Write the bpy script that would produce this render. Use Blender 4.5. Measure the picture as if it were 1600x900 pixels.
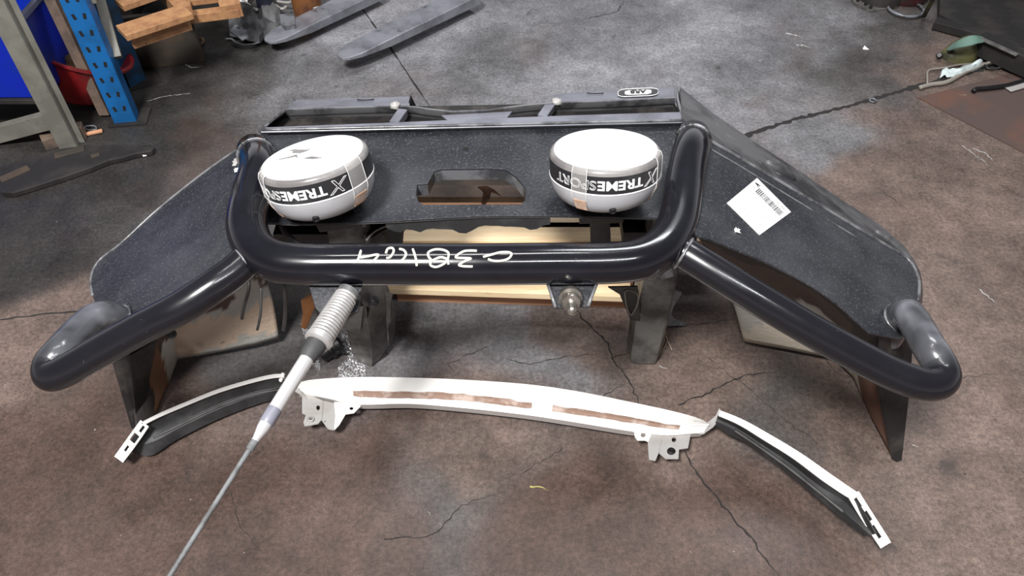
import bpy, bmesh, math, random
import numpy as np
from mathutils import Vector, Matrix, noise
random.seed(7)
SC = bpy.context.scene
for o in list(bpy.data.objects): bpy.data.objects.remove(o)
COL = SC.collection

# ------------------------------------------------------------------ camera
H = 1.55; PITCH = math.radians(47.0); F = 1210.0
cam_d = bpy.data.cameras.new('camera'); cam = bpy.data.objects.new('camera', cam_d); COL.objects.link(cam)
cam.location = (0, 0, H); cam.rotation_euler = (math.radians(90) - PITCH, 0, 0)
cam_d.sensor_width = 36; cam_d.lens = 36 * F / 1600; cam_d.clip_start = .02
SC.camera = cam

# ------------------------------------------------------------------ light
SC.view_settings.view_transform = 'Standard'; SC.view_settings.look = 'None'
SC.view_settings.gamma = 1; SC.view_settings.use_curve_mapping = False
SC.view_settings.exposure = 0.0
W = bpy.data.worlds.new('world'); SC.world = W; W.use_nodes = True
nt = W.node_tree; nt.nodes.clear()
tc = nt.nodes.new('ShaderNodeTexCoord'); sx = nt.nodes.new('ShaderNodeSeparateXYZ')
nt.links.new(tc.outputs['Generated'], sx.inputs[0])
rz = nt.nodes.new('ShaderNodeValToRGB'); nt.links.new(sx.outputs['Z'], rz.inputs[0])
e = rz.color_ramp.elements
e[0].position = 0.0; e[0].color = (1.0, 1.0, 1.06, 1)
e[1].position = 0.20; e[1].color = (.62, .63, .68, 1)
x = rz.color_ramp.elements.new(.42); x.color = (.15, .15, .17, 1)
x = rz.color_ramp.elements.new(1.0); x.color = (.20, .20, .215, 1)
ry = nt.nodes.new('ShaderNodeValToRGB'); mr = nt.nodes.new('ShaderNodeMapRange')
mr.inputs['From Min'].default_value = -1; nt.links.new(sx.outputs['Y'], mr.inputs['Value'])
nt.links.new(mr.outputs[0], ry.inputs[0])
ry.color_ramp.elements[0].position = .35; ry.color_ramp.elements[0].color = (.60, .52, .48, 1)
ry.color_ramp.elements[1].position = .75; ry.color_ramp.elements[1].color = (1, 1, 1, 1)
mx = nt.nodes.new('ShaderNodeMix'); mx.data_type = 'RGBA'; mx.blend_type = 'MULTIPLY'; mx.inputs[0].default_value = 1
nt.links.new(rz.outputs[0], mx.inputs[6]); nt.links.new(ry.outputs[0], mx.inputs[7])
bg = nt.nodes.new('ShaderNodeBackground'); bg.inputs[1].default_value = .8
wo = nt.nodes.new('ShaderNodeOutputWorld')
nt.links.new(mx.outputs[2], bg.inputs[0]); nt.links.new(bg.outputs[0], wo.inputs[0])

def area(name, loc, target, sx_, sy_, power, col=(1, 1, 1)):
    l = bpy.data.lights.new(name, 'AREA'); l.shape = 'RECTANGLE'; l.size = sx_; l.size_y = sy_; l.energy = power; l.color = col
    o = bpy.data.objects.new(name, l); COL.objects.link(o); o.location = loc
    d = Vector(target) - Vector(loc); o.rotation_euler = d.to_track_quat('-Z', 'Y').to_euler()
    return o
area('skylight', (-1.0, -.95, 4.1), (0.0, 1.15, 0), .7, .7, 350, (1, .985, .97))
area('roof_lamp', (1.2, 3.4, 4.5), (.2, 1.8, 0), 1.8, .6, 95, (.93, .96, 1))
area('streak_light', (.7, -.9, 3.9), (.2, 1.0, 0), 1.4, .12, 42, (.95, .97, 1))  # unseen strip added for a second highlight line along the hoop
area('streak_light', (-.3, 1.6, 4.0), (-.1, 1.2, 0), 1.8, .16, 30, (1, .98, .96))  # unseen strip added for long streak reflections on the tubes

# ------------------------------------------------------------------ projection helpers (photo pixel -> point in the place)
cp, sp = math.cos(PITCH), math.sin(PITCH)
def ray(px, py):
    u = (px - 800) / F; v = (450 - py) / F
    return Vector((u, cp + v * sp, -sp + v * cp))
def P(px, py, z=0.0):
    r = ray(px, py); t = (z - H) / r.z
    return Vector((r.x * t, r.y * t, z))
def PY(px, py, y):
    r = ray(px, py); t = y / r.y
    return Vector((r.x * t, y, H + r.z * t))
def PP(px, py, a, b, c):       # plane z = a + b x + c y
    r = ray(px, py); t = (a - H) / (r.z - b * r.x - c * r.y)
    return Vector((r.x * t, r.y * t, H + r.z * t))

# ------------------------------------------------------------------ materials
def nd(nt, t, **kw):
    n = nt.nodes.new(t)
    for k, v in kw.items():
        if k in n.inputs: n.inputs[k].default_value = v
        else: setattr(n, k, v)
    return n
def mat(name, base, rough=.5, metal=0, second=None, scale=8, lo=.45, hi=.6, bump=0, bscale=60, attr=None,
        third=None, tscale=60, tlo=.62, thi=.7, rvar=0, detail=8, coat=0, stretch=None, spec=.5):
    m = bpy.data.materials.new(name); m.use_nodes = True; nt = m.node_tree
    b = nt.nodes['Principled BSDF']; b.inputs['Roughness'].default_value = rough; b.inputs['Metallic'].default_value = metal
    b.inputs['Coat Weight'].default_value = coat; b.inputs['Specular IOR Level'].default_value = spec
    tc = nd(nt, 'ShaderNodeTexCoord'); vec = tc.outputs['Object']
    if stretch:
        mp = nd(nt, 'ShaderNodeMapping'); mp.inputs['Scale'].default_value = stretch; nt.links.new(vec, mp.inputs[0]); vec = mp.outputs[0]
    if attr:
        a = nd(nt, 'ShaderNodeAttribute', attribute_name=attr); cur = a.outputs['Color']
    else:
        c = nd(nt, 'ShaderNodeRGB'); c.outputs[0].default_value = (*base, 1); cur = c.outputs[0]
    def layer(cur, colr, sc, lo_, hi_):
        n = nd(nt, 'ShaderNodeTexNoise', Scale=sc, Detail=detail, Roughness=.62); nt.links.new(vec, n.inputs['Vector'])
        r = nd(nt, 'ShaderNodeMapRange'); r.inputs['From Min'].default_value = lo_; r.inputs['From Max'].default_value = hi_
        nt.links.new(n.outputs['Fac'], r.inputs['Value'])
        mx = nd(nt, 'ShaderNodeMix', data_type='RGBA'); nt.links.new(r.outputs[0], mx.inputs[0])
        nt.links.new(cur, mx.inputs[6]); mx.inputs[7].default_value = (*colr, 1)
        return mx.outputs[2], r.outputs[0]
    if second: cur, f2 = layer(cur, second, scale, lo, hi)
    if third: cur, f3 = layer(cur, third, tscale, tlo, thi)
    nt.links.new(cur, b.inputs['Base Color'])
    if rvar:
        n = nd(nt, 'ShaderNodeTexNoise', Scale=scale * 1.7, Detail=5); nt.links.new(vec, n.inputs['Vector'])
        r = nd(nt, 'ShaderNodeMapRange'); r.inputs['From Min'].default_value = .3; r.inputs['From Max'].default_value = .7
        r.inputs['To Min'].default_value = max(.03, rough - rvar); r.inputs['To Max'].default_value = rough + rvar
        nt.links.new(n.outputs['Fac'], r.inputs['Value']); nt.links.new(r.outputs[0], b.inputs['Roughness'])
    if bump:
        n = nd(nt, 'ShaderNodeTexNoise', Scale=bscale, Detail=6); nt.links.new(vec, n.inputs['Vector'])
        bp = nd(nt, 'ShaderNodeBump', Strength=bump, Distance=.01); nt.links.new(n.outputs['Fac'], bp.inputs['Height'])
        nt.links.new(bp.outputs[0], b.inputs['Normal'])
    return m
M = {}
M['plate'] = mat('dusty_black_paint', (.013, .014, .018), .42, second=(.04, .042, .048), scale=6, lo=.40, hi=.7, third=(.10, .10, .108), tscale=190, tlo=.54, thi=.74, bump=.12, bscale=150, rvar=.1)
M['rail'] = mat('dusty_sky_sheen_paint', (.19, .195, .23), .36, second=(.10, .103, .12), scale=9, lo=.4, hi=.7, third=(.3, .3, .32), tscale=60, tlo=.66, thi=.74, rvar=.1)  # dusty grey, lightened to hold the sky reflection of faces sloping away
M['rim'] = mat('edge_highlight_paint', (.16, .162, .17), .25, second=(.05, .05, .055), scale=14)  # lighter paint stands in for the highlight along folded edges
M['tube'] = mat('gloss_black_tube', (.006, .006, .009), .16, second=(.014, .014, .019), scale=5, lo=.45, hi=.8, third=(.09, .09, .1), tscale=90, tlo=.7, thi=.76, rvar=.06, coat=.3)
M['tube_dusty'] = mat('dusty_tube', (.03, .03, .033), .42, second=(.17, .175, .19), scale=9, lo=.35, hi=.62, third=(.2, .2, .2), tscale=90, tlo=.68, thi=.75, rvar=.1)
M['weld'] = mat('bare_weld', (.28, .28, .29), .4, metal=.6, second=(.03, .03, .03), scale=40)
M['skirt'] = mat('outer_skirt_paint', (.10, .10, .103), .45, second=(.025, .025, .028), scale=7, third=(.2, .2, .2), tscale=35, tlo=.63, thi=.75)
M['blackmetal'] = mat('rough_black_metal', (.014, .013, .013), .5, second=(.07, .06, .052), scale=15, lo=.5, hi=.8, third=(.25, .24, .22), tscale=40, tlo=.7, thi=.78)
M['liner'] = mat('muddy_liner', (.1, .1, .1), .75, attr='tone', second=None, third=(.05, .04, .035), tscale=55, tlo=.62, thi=.75, bump=.2, bscale=80)
M['greysteel'] = mat('grimy_bracket_steel', (.17, .165, .155), .42, metal=.2, second=(.045, .04, .036), scale=14, lo=.4, hi=.65, third=(.35, .34, .33), tscale=30, tlo=.66, thi=.74, bump=.15, bscale=50)
M['lightsteel'] = mat('dull_grey_steel', (.2, .21, .23), .4, metal=.3, second=(.08, .08, .085), scale=20)
M['white'] = mat('white_car_paint', (.84, .82, .79), .35, second=(.62, .57, .52), scale=5, lo=.6, hi=.8, third=(.3, .22, .18), tscale=45, tlo=.7, thi=.78)
M['whitegrey'] = mat('pale_grey_bracket_paint', (.36, .35, .34), .45, second=(.3, .27, .25), scale=16, lo=.5, hi=.7, third=(.12, .1, .09), tscale=60, tlo=.68, thi=.75)
M['mud'] = mat('dried_brown_dirt', (.26, .17, .13), .8, second=(.45, .36, .31), scale=25)
M['rubber'] = mat('black_rubber', (.020, .020, .021), .62, second=(.06, .06, .061), scale=10, lo=.45, hi=.7, rvar=.1)
M['rubber_grey'] = mat('scuffed_rubber', (.05, .05, .05), .55, second=(.02, .016, .015), scale=12)
M['lampwhite'] = mat('white_lamp_cover', (.9, .9, .9), .35, second=(.82, .81, .8), scale=12, lo=.55, hi=.75)
M['lampsilver'] = mat('silver_grey_housing', (.44, .44, .46), .38, second=(.38, .375, .375), scale=12, lo=.5, hi=.7)
M['lampgrey'] = mat('clear_grey_rim', (.24, .23, .22), .25, second=(.15, .14, .14), scale=9)
M['band'] = mat('black_band', (.02, .02, .022), .35, second=(.045, .045, .047), scale=7)
M['ink'] = mat('white_lettering', (.8, .8, .8), .5)
M['paintmark'] = mat('cream_paint_pen', (.82, .8, .66), .6)
M['orange'] = mat('amber_clip', (.55, .30, .16), .4, second=(.7, .5, .38), scale=60)
M['black'] = mat('black_plastic', (.008, .008, .009), .4)
M['darkhole'] = mat('dark_recess', (.006, .006, .006), .9)
M['sticker'] = mat('white_sticker', (.88, .88, .87), .4)
M['greyink'] = mat('grey_print', (.09, .09, .095), .6)
M['palegreyink'] = mat('pale_grey_print', (.45, .44, .43), .6)
M['spring'] = mat('aluminium_spring', (.55, .54, .53), .35, metal=.5, second=(.42, .40, .38), scale=40, lo=.5, hi=.7)
M['chrome'] = mat('polished_ferrule', (.78, .78, .78), .28, metal=.55)
M['bolt'] = mat('plated_bolt', (.45, .42, .38), .25, metal=.85, second=(.3, .27, .23), scale=40)
M['whip'] = mat('grey_whip', (.16, .165, .17), .45, second=(.09, .09, .09), scale=30)
M['duct'] = mat('grey_tape', (.2, .2, .24), .4)
def wood(name, c1, c2, dark, st=(2, 30, 30)):
    return mat(name, c1, .7, second=c2, scale=2.4, lo=.4, hi=.65, third=dark, tscale=5, tlo=.62, thi=.75, stretch=st, bump=.1, bscale=10)
M['pine'] = wood('pale_pine', (.86, .68, .44), (.76, .55, .33), (.38, .2, .1))
M['pine_orange'] = wood('orange_pine', (.60, .32, .18), (.48, .23, .12), (.12, .05, .03))
M['pallet'] = wood('weathered_pallet', (.40, .21, .095), (.27, .13, .06), (.07, .04, .03), (12, 12, 12))
M['oldwood'] = mat('grey_old_timber', (.17, .12, .09), .8, second=(.08, .06, .05), scale=8)
M['blue'] = mat('blue_rack_paint', (.006, .12, .36), .4, second=(.005, .09, .26), scale=10, third=(.03, .03, .035), tscale=25, tlo=.66, thi=.76)
M['bluedark'] = mat('worn_blue_rack_paint', (.01, .07, .18), .45, second=(.015, .03, .05), scale=6)
M['tub'] = mat('royal_blue_plastic', (.004, .02, .42), .35, second=(.004, .03, .30), scale=4)
M['tubrim'] = mat('dusty_tub_rim', (.12, .13, .2), .5)
M['greypaint'] = mat('grey_green_rack_paint', (.19, .185, .16), .55, second=(.14, .135, .115), scale=8, third=(.03, .03, .03), tscale=22, tlo=.68, thi=.75)
M['red'] = mat('red_plastic', (.30, .015, .018), .35, second=(.14, .012, .014), scale=9, third=(.05, .03, .02), tscale=20, tlo=.6, thi=.72)
M['rag'] = mat('brown_rags', (.13, .075, .035), .9, second=(.04, .025, .018), scale=25)
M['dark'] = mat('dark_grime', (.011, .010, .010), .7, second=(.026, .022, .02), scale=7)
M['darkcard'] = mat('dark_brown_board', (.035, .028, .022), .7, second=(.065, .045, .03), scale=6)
M['fork'] = mat('worn_fork_steel', (.34, .35, .39), .38, metal=.5, second=(.18, .185, .21), scale=10, lo=.4, hi=.65, third=(.06, .055, .055), tscale=20, tlo=.64, thi=.75, bump=.1)
M['rust'] = mat('rusty_steel', (.22, .09, .03), .6, second=(.09, .035, .02), scale=7)
M['rustplate'] = mat('rusty_floor_plate', (.085, .06, .053), .55, second=(.17, .07, .04), scale=3.5, lo=.5, hi=.75, third=(.4, .36, .33), tscale=14, tlo=.66, thi=.72)
M['navy'] = mat('dark_navy_paint', (.008, .01, .022), .5)
M['green'] = mat('green_plastic', (.16, .27, .22), .45, second=(.10, .17, .14), scale=10)
M['olive'] = mat('olive_bag', (.09, .085, .03), .6, second=(.03, .03, .015), scale=12)
M['tissue'] = mat('white_tissue', (.6, .68, .68), .8, second=(.4, .47, .47), scale=20)
M['string'] = mat('dry_straw', (.42, .32, .24), .8)
M['wire'] = mat('grey_wire', (.25, .23, .2), .5)
M['chalk'] = mat('white_stub', (.85, .84, .8), .8)
M['crumb'] = mat('silver_crumbs', (.7, .7, .72), .2, metal=.5)
M['leaf'] = mat('dry_leaf', (.22, .1, .05), .8, second=(.1, .04, .02), scale=30)
M['crack'] = mat('crack_dark', (.018, .016, .015), .9)
tp = bpy.data.materials.new('clear_tape'); tp.use_nodes = True; n_ = tp.node_tree; b_ = n_.nodes['Principled BSDF']
b_.inputs['Base Color'].default_value = (.75, .73, .70, 1); b_.inputs['Roughness'].default_value = .18; b_.inputs['Alpha'].default_value = .14
M['tape'] = tp

# ------------------------------------------------------------------ mesh helpers
def tag(o, label=None, cat=None, group=None, kind=None):
    if label: o['label'] = label
    if cat: o['category'] = cat
    if group: o['group'] = group
    if kind: o['kind'] = kind
    return o
def thing(name, loc, label, cat, group=None):
    o = bpy.data.objects.new(name, None); COL.objects.link(o); o.location = loc; o.empty_display_size = .05
    return tag(o, label, cat, group)
def link(name, me, m, parent=None, smooth=True):
    o = bpy.data.objects.new(name, me); COL.objects.link(o)
    if m is not None and not me.materials: me.materials.append(m)
    if smooth:
        for p in me.polygons: p.use_smooth = True
    if parent:
        o.parent = parent; bpy.context.view_layer.update(); o.matrix_parent_inverse = parent.matrix_world.inverted()
    return o
def bm_obj(name, bm, m, parent=None, smooth=False, bevel=0):
    bmesh.ops.recalc_face_normals(bm, faces=bm.faces)
    me = bpy.data.meshes.new(name); bm.to_mesh(me); bm.free()
    # origin at centroid for top-level meshes
    o = link(name, me, m, None, smooth)
    if parent is None and len(me.vertices):
        c = sum((v.co for v in me.vertices), Vector()) / len(me.vertices); c.z = min(v.co.z for v in me.vertices)
        me.transform(Matrix.Translation(-c)); o.location = c
    elif parent:
        bpy.context.view_layer.update(); o.parent = parent; o.matrix_parent_inverse = parent.matrix_world.inverted()
    if bevel:
        b = o.modifiers.new('bevel', 'BEVEL'); b.width = bevel; b.segments = 2; b.limit_method = 'ANGLE'
    return o
def catmull(pts, n=8):
    pts = [Vector(p) for p in pts]; out = []
    for i in range(len(pts) - 1):
        p0 = pts[max(i - 1, 0)]; p1 = pts[i]; p2 = pts[i + 1]; p3 = pts[min(i + 2, len(pts) - 1)]
        for k in range(n):
            t = k / n
            out.append(.5 * ((2 * p1) + (-p0 + p2) * t + (2 * p0 - 5 * p1 + 4 * p2 - p3) * t * t + (-p0 + 3 * p1 - 3 * p2 + p3) * t ** 3))
    out.append(pts[-1]); return out
def tube_bm(bm, pts, r, seg=20, caps=True, rfun=None):
    pts = [Vector(p) for p in pts]; n = len(pts); rings = []
    up = None
    for i, p in enumerate(pts):
        t = (pts[min(i + 1, n - 1)] - pts[max(i - 1, 0)]).normalized()
        if up is None:
            up = t.orthogonal().normalized()
        up = (up - t * up.dot(t)).normalized(); s = t.cross(up)
        rr = rfun(i / (n - 1)) if rfun else r
        rings.append([bm.verts.new(p + (up * math.cos(a) + s * math.sin(a)) * rr) for a in [2 * math.pi * k / seg for k in range(seg)]])
    for a, b in zip(rings, rings[1:]):
        for k in range(seg): bm.faces.new((a[k], a[(k + 1) % seg], b[(k + 1) % seg], b[k]))
    if caps: bm.faces.new(rings[0][::-1]); bm.faces.new(rings[-1])
    return bm
def tube(name, pts, r, m, parent=None, seg=20, rfun=None, caps=True):
    bm = bmesh.new(); tube_bm(bm, pts, r, seg, caps, rfun)
    return bm_obj(name, bm, m, parent, True)
def box_bm(bm, c, ax, ay, az):     # centre and half axes
    c, ax, ay, az = map(Vector, (c, ax, ay, az)); v = []
    for i in (-1, 1):
        for j in (-1, 1):
            for k in (-1, 1): v.append(bm.verts.new(c + ax * i + ay * j + az * k))
    for f in ((0, 1, 3, 2), (4, 6, 7, 5), (0, 4, 5, 1), (2, 3, 7, 6), (0, 2, 6, 4), (1, 5, 7, 3)): bm.faces.new([v[q] for q in f])
def box(name, c, h, m, parent=None, rz=0, bevel=.002):
    bm = bmesh.new(); R = Matrix.Rotation(rz, 3, 'Z')
    box_bm(bm, c, R @ Vector((h[0], 0, 0)), R @ Vector((0, h[1], 0)), (0, 0, h[2]))
    return bm_obj(name, bm, m, parent, False, bevel)
def bar_bm(bm, a, b, w, t, up=(0, 0, 1)):   # straight board from a to b
    a, b, up = Vector(a), Vector(b), Vector(up); d = (b - a).normalized(); s = d.cross(up).normalized(); u = s.cross(d)
    box_bm(bm, (a + b) / 2, (b - a) / 2, s * w / 2, u * t / 2)
def bar(name, a, b, w, t, m, parent=None, up=(0, 0, 1), bevel=.0015):
    bm = bmesh.new(); bar_bm(bm, a, b, w, t, up); return bm_obj(name, bm, m, parent, False, bevel)
def sheet(name, rows, m, parent=None, th=.004, smooth=True, offset=-1, bevel=0):
    n = len(rows[0]); bm = bmesh.new()
    vs = [[bm.verts.new(p) for p in r] for r in rows]
    for i in range(len(rows) - 1):
        for j in range(n - 1):
            try: bm.faces.new((vs[i][j], vs[i][j + 1], vs[i + 1][j + 1], vs[i + 1][j]))
            except ValueError: pass
    bmesh.ops.recalc_face_normals(bm, faces=bm.faces)
    nz = sum((f.normal * f.calc_area() for f in bm.faces), Vector())
    if nz.dot(Vector((0, -.15, 1))) < 0: bmesh.ops.reverse_faces(bm, faces=bm.faces)
    me = bpy.data.meshes.new(name); bm.to_mesh(me); bm.free()
    o = link(name, me, m, None, smooth)
    if parent is None:
        c = sum((v.co for v in me.vertices), Vector()) / len(me.vertices); me.transform(Matrix.Translation(-c)); o.location = c
    else:
        bpy.context.view_layer.update(); o.parent = parent; o.matrix_parent_inverse = parent.matrix_world.inverted()
    if th:
        s = o.modifiers.new('solid', 'SOLIDIFY'); s.thickness = th; s.offset = offset
    if smooth: 
        e = o.modifiers.new('split', 'EDGE_SPLIT'); e.split_angle = math.radians(40)
    return o
def resample(pts, n):
    pts = [Vector(p) for p in pts]; L = [0]
    for a, b in zip(pts, pts[1:]): L.append(L[-1] + (b - a).length)
    out = []
    for k in range(n):
        d = L[-1] * k / (n - 1); i = 0
        while i < len(pts) - 2 and L[i + 1] < d: i += 1
        s = (d - L[i]) / max(1e-9, L[i + 1] - L[i]); out.append(pts[i].lerp(pts[i + 1], min(1, max(0, s))))
    return out
def poly(name, outline, m, parent=None, th=.004, holes=(), bevel=0, smooth=False, down=None):
    """planar polygon with holes, thickened (outline and holes: lists of points in one plane)"""
    outline = [Vector(p) for p in outline]
    nrm = Vector()
    for a, b in zip(outline, outline[1:] + outline[:1]): nrm += (a).cross(b)
    nrm.normalize(); view = Vector((0, -.6, .8))
    if down is not None: view = -Vector(down)
    if nrm.dot(view) < 0: nrm = -nrm
    bm = bmesh.new(); edges = []
    for loop in [outline] + [[Vector(p) for p in h] for h in holes]:
        vs = [bm.verts.new(p) for p in loop]
        for a, b in zip(vs, vs[1:] + vs[:1]): edges.append(bm.edges.new((a, b)))
    bmesh.ops.triangle_fill(bm, use_beauty=True, use_dissolve=False, edges=edges)
    ext = bmesh.ops.extrude_face_region(bm, geom=bm.faces[:])
    for g in ext['geom']:
        if isinstance(g, bmesh.types.BMVert): g.co -= nrm * th
    return bm_obj(name, bm, m, parent, smooth, bevel)
def lathe_bm(bm, prof, Mx, seg=64):
    rings = []
    for r, h in prof:
        if r < 1e-6: rings.append([bm.verts.new(Mx @ Vector((0, 0, h)))])
        else: rings.append([bm.verts.new(Mx @ Vector((r * math.cos(2 * math.pi * k / seg), r * math.sin(2 * math.pi * k / seg), h))) for k in range(seg)])
    for a, b in zip(rings, rings[1:]):
        for k in range(seg):
            q = (k + 1) % seg
            if len(a) == 1 and len(b) == 1: continue
            if len(a) == 1: bm.faces.new((a[0], b[k], b[q]))
            elif len(b) == 1: bm.faces.new((a[k], a[q], b[0]))
            else: bm.faces.new((a[k], a[q], b[q], b[k]))
def lathe(name, prof, Mx, m, parent=None, seg=64):
    bm = bmesh.new(); lathe_bm(bm, prof, Mx, seg)
    o = bm_obj(name, bm, m, parent, True)
    e = o.modifiers.new('split', 'EDGE_SPLIT'); e.split_angle = math.radians(38)
    return o
def frame(origin, zaxis, xhint=(1, 0, 0)):
    z = Vector(zaxis).normalized(); x = Vector(xhint); x = (x - z * x.dot(z)).normalized(); y = z.cross(x)
    return Matrix.Translation(origin) @ Matrix((x, y, z)).transposed().to_4x4()
def text_mesh(body, size, outline=False, bevel=.0006, extrude=.0004, bold=0, shear=0):
    cu = bpy.data.curves.new('t', 'FONT'); cu.body = body; cu.size = size; cu.shear = shear; cu.resolution_u = 6
    if outline: cu.fill_mode = 'NONE'; cu.bevel_depth = bevel; cu.bevel_resolution = 0
    else: cu.extrude = extrude; cu.offset = bold
    o = bpy.data.objects.new('t', cu); COL.objects.link(o); bpy.context.view_layer.update()
    dg = bpy.context.evaluated_depsgraph_get(); me = bpy.data.meshes.new_from_object(o.evaluated_get(dg), depsgraph=dg)
    bpy.data.objects.remove(o); me.materials.clear(); return me

# ================================================================== THE FLOOR
def s2l(c): return tuple(((v / 255) / 12.92 if v <= 10 else (((v / 255) + .055) / 1.055) ** 2.4) for v in c)
def build_floor():
    # concrete tone: grey, red-brown, and darks mixing oily grime with painted-in shade. x, y in photo pixels only to locate the tones on the floor
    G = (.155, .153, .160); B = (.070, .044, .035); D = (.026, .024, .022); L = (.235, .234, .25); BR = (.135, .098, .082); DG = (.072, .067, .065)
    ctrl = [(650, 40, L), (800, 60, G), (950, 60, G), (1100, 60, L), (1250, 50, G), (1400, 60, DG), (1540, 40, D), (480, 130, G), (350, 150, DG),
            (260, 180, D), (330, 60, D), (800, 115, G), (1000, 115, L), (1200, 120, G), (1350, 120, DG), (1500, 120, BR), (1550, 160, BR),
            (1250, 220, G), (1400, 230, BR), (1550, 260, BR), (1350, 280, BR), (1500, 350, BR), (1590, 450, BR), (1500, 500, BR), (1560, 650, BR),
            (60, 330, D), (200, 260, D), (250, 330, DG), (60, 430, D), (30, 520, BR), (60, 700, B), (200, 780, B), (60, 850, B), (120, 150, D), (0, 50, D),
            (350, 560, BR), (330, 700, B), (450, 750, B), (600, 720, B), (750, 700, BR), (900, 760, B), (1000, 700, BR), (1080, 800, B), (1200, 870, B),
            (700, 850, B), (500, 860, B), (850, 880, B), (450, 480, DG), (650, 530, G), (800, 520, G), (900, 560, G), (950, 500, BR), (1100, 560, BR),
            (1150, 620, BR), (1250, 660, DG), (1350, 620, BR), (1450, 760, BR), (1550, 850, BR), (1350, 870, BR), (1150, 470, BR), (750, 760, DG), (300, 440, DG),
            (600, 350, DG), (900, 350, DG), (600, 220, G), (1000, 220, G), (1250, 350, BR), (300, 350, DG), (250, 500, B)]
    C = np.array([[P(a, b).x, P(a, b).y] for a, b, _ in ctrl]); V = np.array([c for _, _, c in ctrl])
    nx, ny = 300, 260; xs = np.linspace(-3.6, 3.6, nx); ys = np.linspace(-.6, 5.2, ny)
    X, Y = np.meshgrid(xs, ys)
    # wobble the lookup so the tones get ragged rims
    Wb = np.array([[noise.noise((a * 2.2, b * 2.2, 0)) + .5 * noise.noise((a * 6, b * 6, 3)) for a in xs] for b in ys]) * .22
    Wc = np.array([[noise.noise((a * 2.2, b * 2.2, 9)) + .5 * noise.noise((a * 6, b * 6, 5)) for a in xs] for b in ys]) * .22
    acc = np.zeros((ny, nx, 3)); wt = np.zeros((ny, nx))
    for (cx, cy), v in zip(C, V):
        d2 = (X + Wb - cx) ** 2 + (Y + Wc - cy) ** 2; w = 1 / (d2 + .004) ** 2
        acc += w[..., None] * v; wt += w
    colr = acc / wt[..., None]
    verts = np.stack([X, Y, np.zeros_like(X)], -1).reshape(-1, 3)
    idx = np.arange(nx * ny).reshape(ny, nx)
    faces = np.stack([idx[:-1, :-1], idx[:-1, 1:], idx[1:, 1:], idx[1:, :-1]], -1).reshape(-1, 4)
    cv = [tuple(v) for v in verts]; cf = [tuple(int(q) for q in f) for f in faces]
    cols = [tuple(c) for c in colr.reshape(-1, 3)]; fm = [0] * len(cf)
    # far apron so the floor reaches the walls
    def quad(a, b, c, d, m, colq=(.1, .1, .1)):
        k = len(cv); cv.extend([a, b, c, d]); cols.extend([colq] * 4); cf.append((k, k + 1, k + 2, k + 3)); fm.append(m)
    quad((-9, 5.2, 0), (9, 5.2, 0), (9, 12, 0), (-9, 12, 0), 0); quad((-9, -4, 0), (9, -4, 0), (9, -.6, 0), (-9, -.6, 0), 0)
    quad((-9, -.6, 0), (-3.6, -.6, 0), (-3.6, 5.2, 0), (-9, 5.2, 0), 0); quad((3.6, -.6, 0), (9, -.6, 0), (9, 5.2, 0), (3.6, 5.2, 0), 0)
    rnd = random.Random(3)
    def crack(pix, w, jag=.006, step=.02, branch=0, mi=1):
        pts = [P(a, b) for a, b in pix]; L = sum((q - p).length for p, q in zip(pts, pts[1:]))
        R = resample(pts, max(3, int(L / step)))
        prev = None
        for i, p in enumerate(R):
            t = (R[min(i + 1, len(R) - 1)] - R[max(i - 1, 0)]).normalized(); s = Vector((-t.y, t.x, 0))
            p = p + s * rnd.uniform(-jag, jag); ww = w * rnd.uniform(.35, 1.3) * (min(1, (len(R) - 1 - i) / 6 + .15) if jag else 1)
            cur = (p + s * ww / 2, p - s * ww / 2)
            if prev:
                k = len(cv)
                for q in (prev[0], prev[1], cur[1], cur[0]): cv.append((q.x, q.y, .0008)); cols.append((.02, .02, .02))
                cf.append((k, k + 1, k + 2, k + 3)); fm.append(mi)
            prev = cur
    crack([(552, -5), (610, 75), (672, 168)], .007, .0012, .03); crack([(672, 168), (735, 250)], .007, .001)
    crack([(1165, 212), (1240, 187), (1330, 165), (1440, 133), (1480, 122), (1600, 92)], .020, .004, .015)
    crack([(0, 499), (60, 492), (150, 484), (260, 470)], .006, .003)
    for c, w in [([(890, 470), (925, 515), (950, 535), (957, 560), (985, 600), (1003, 640)], .0045), ([(700, 705), (800, 688), (900, 655), (960, 620)], .0),
                 ([(955, 560), (985, 550), (1000, 548)], .003), ([(790, 560), (830, 570), (880, 558), (945, 552)], .0022), ([(940, 620), (965, 604), (985, 600)], .003),
                 ([(1060, 632), (1100, 618), (1130, 602), (1160, 588), (1215, 580)], .004), ([(1050, 510), (1090, 507), (1150, 498)], .0025),
                 ([(1070, 705), (1090, 745), (1130, 790), (1180, 850), (1215, 900)], .005), ([(740, 560), (700, 585), (680, 590)], .0),
                 ([(600, 845), (680, 835), (720, 790), (790, 765)], .0028), ([(915, 0), (910, 0), (965, 20), (985, 0)], .0), ([(920, 28), (965, 19), (975, 0)], .005),
                 ([(1105, 560), (1160, 600), (1230, 660), (1290, 700)], .0018), ([(1290, 560), (1310, 585), (1345, 590)], .0025), ([(1370, 180), (1300, 150)], .0),
                 ([(360, 770), (380, 830), (400, 850)], .0015), ([(1440, 560), (1500, 590), (1560, 585)], .002), ([(760, 540), (700, 570), (720, 590)], .002),
                 ([(1380, 300), (1420, 330)], .002), ([(880, 700), (850, 720), (780, 755)], .002), ([(1300, 780), (1350, 800)], .0)]:
        if w: crack(c, w, .004, .012)
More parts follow.
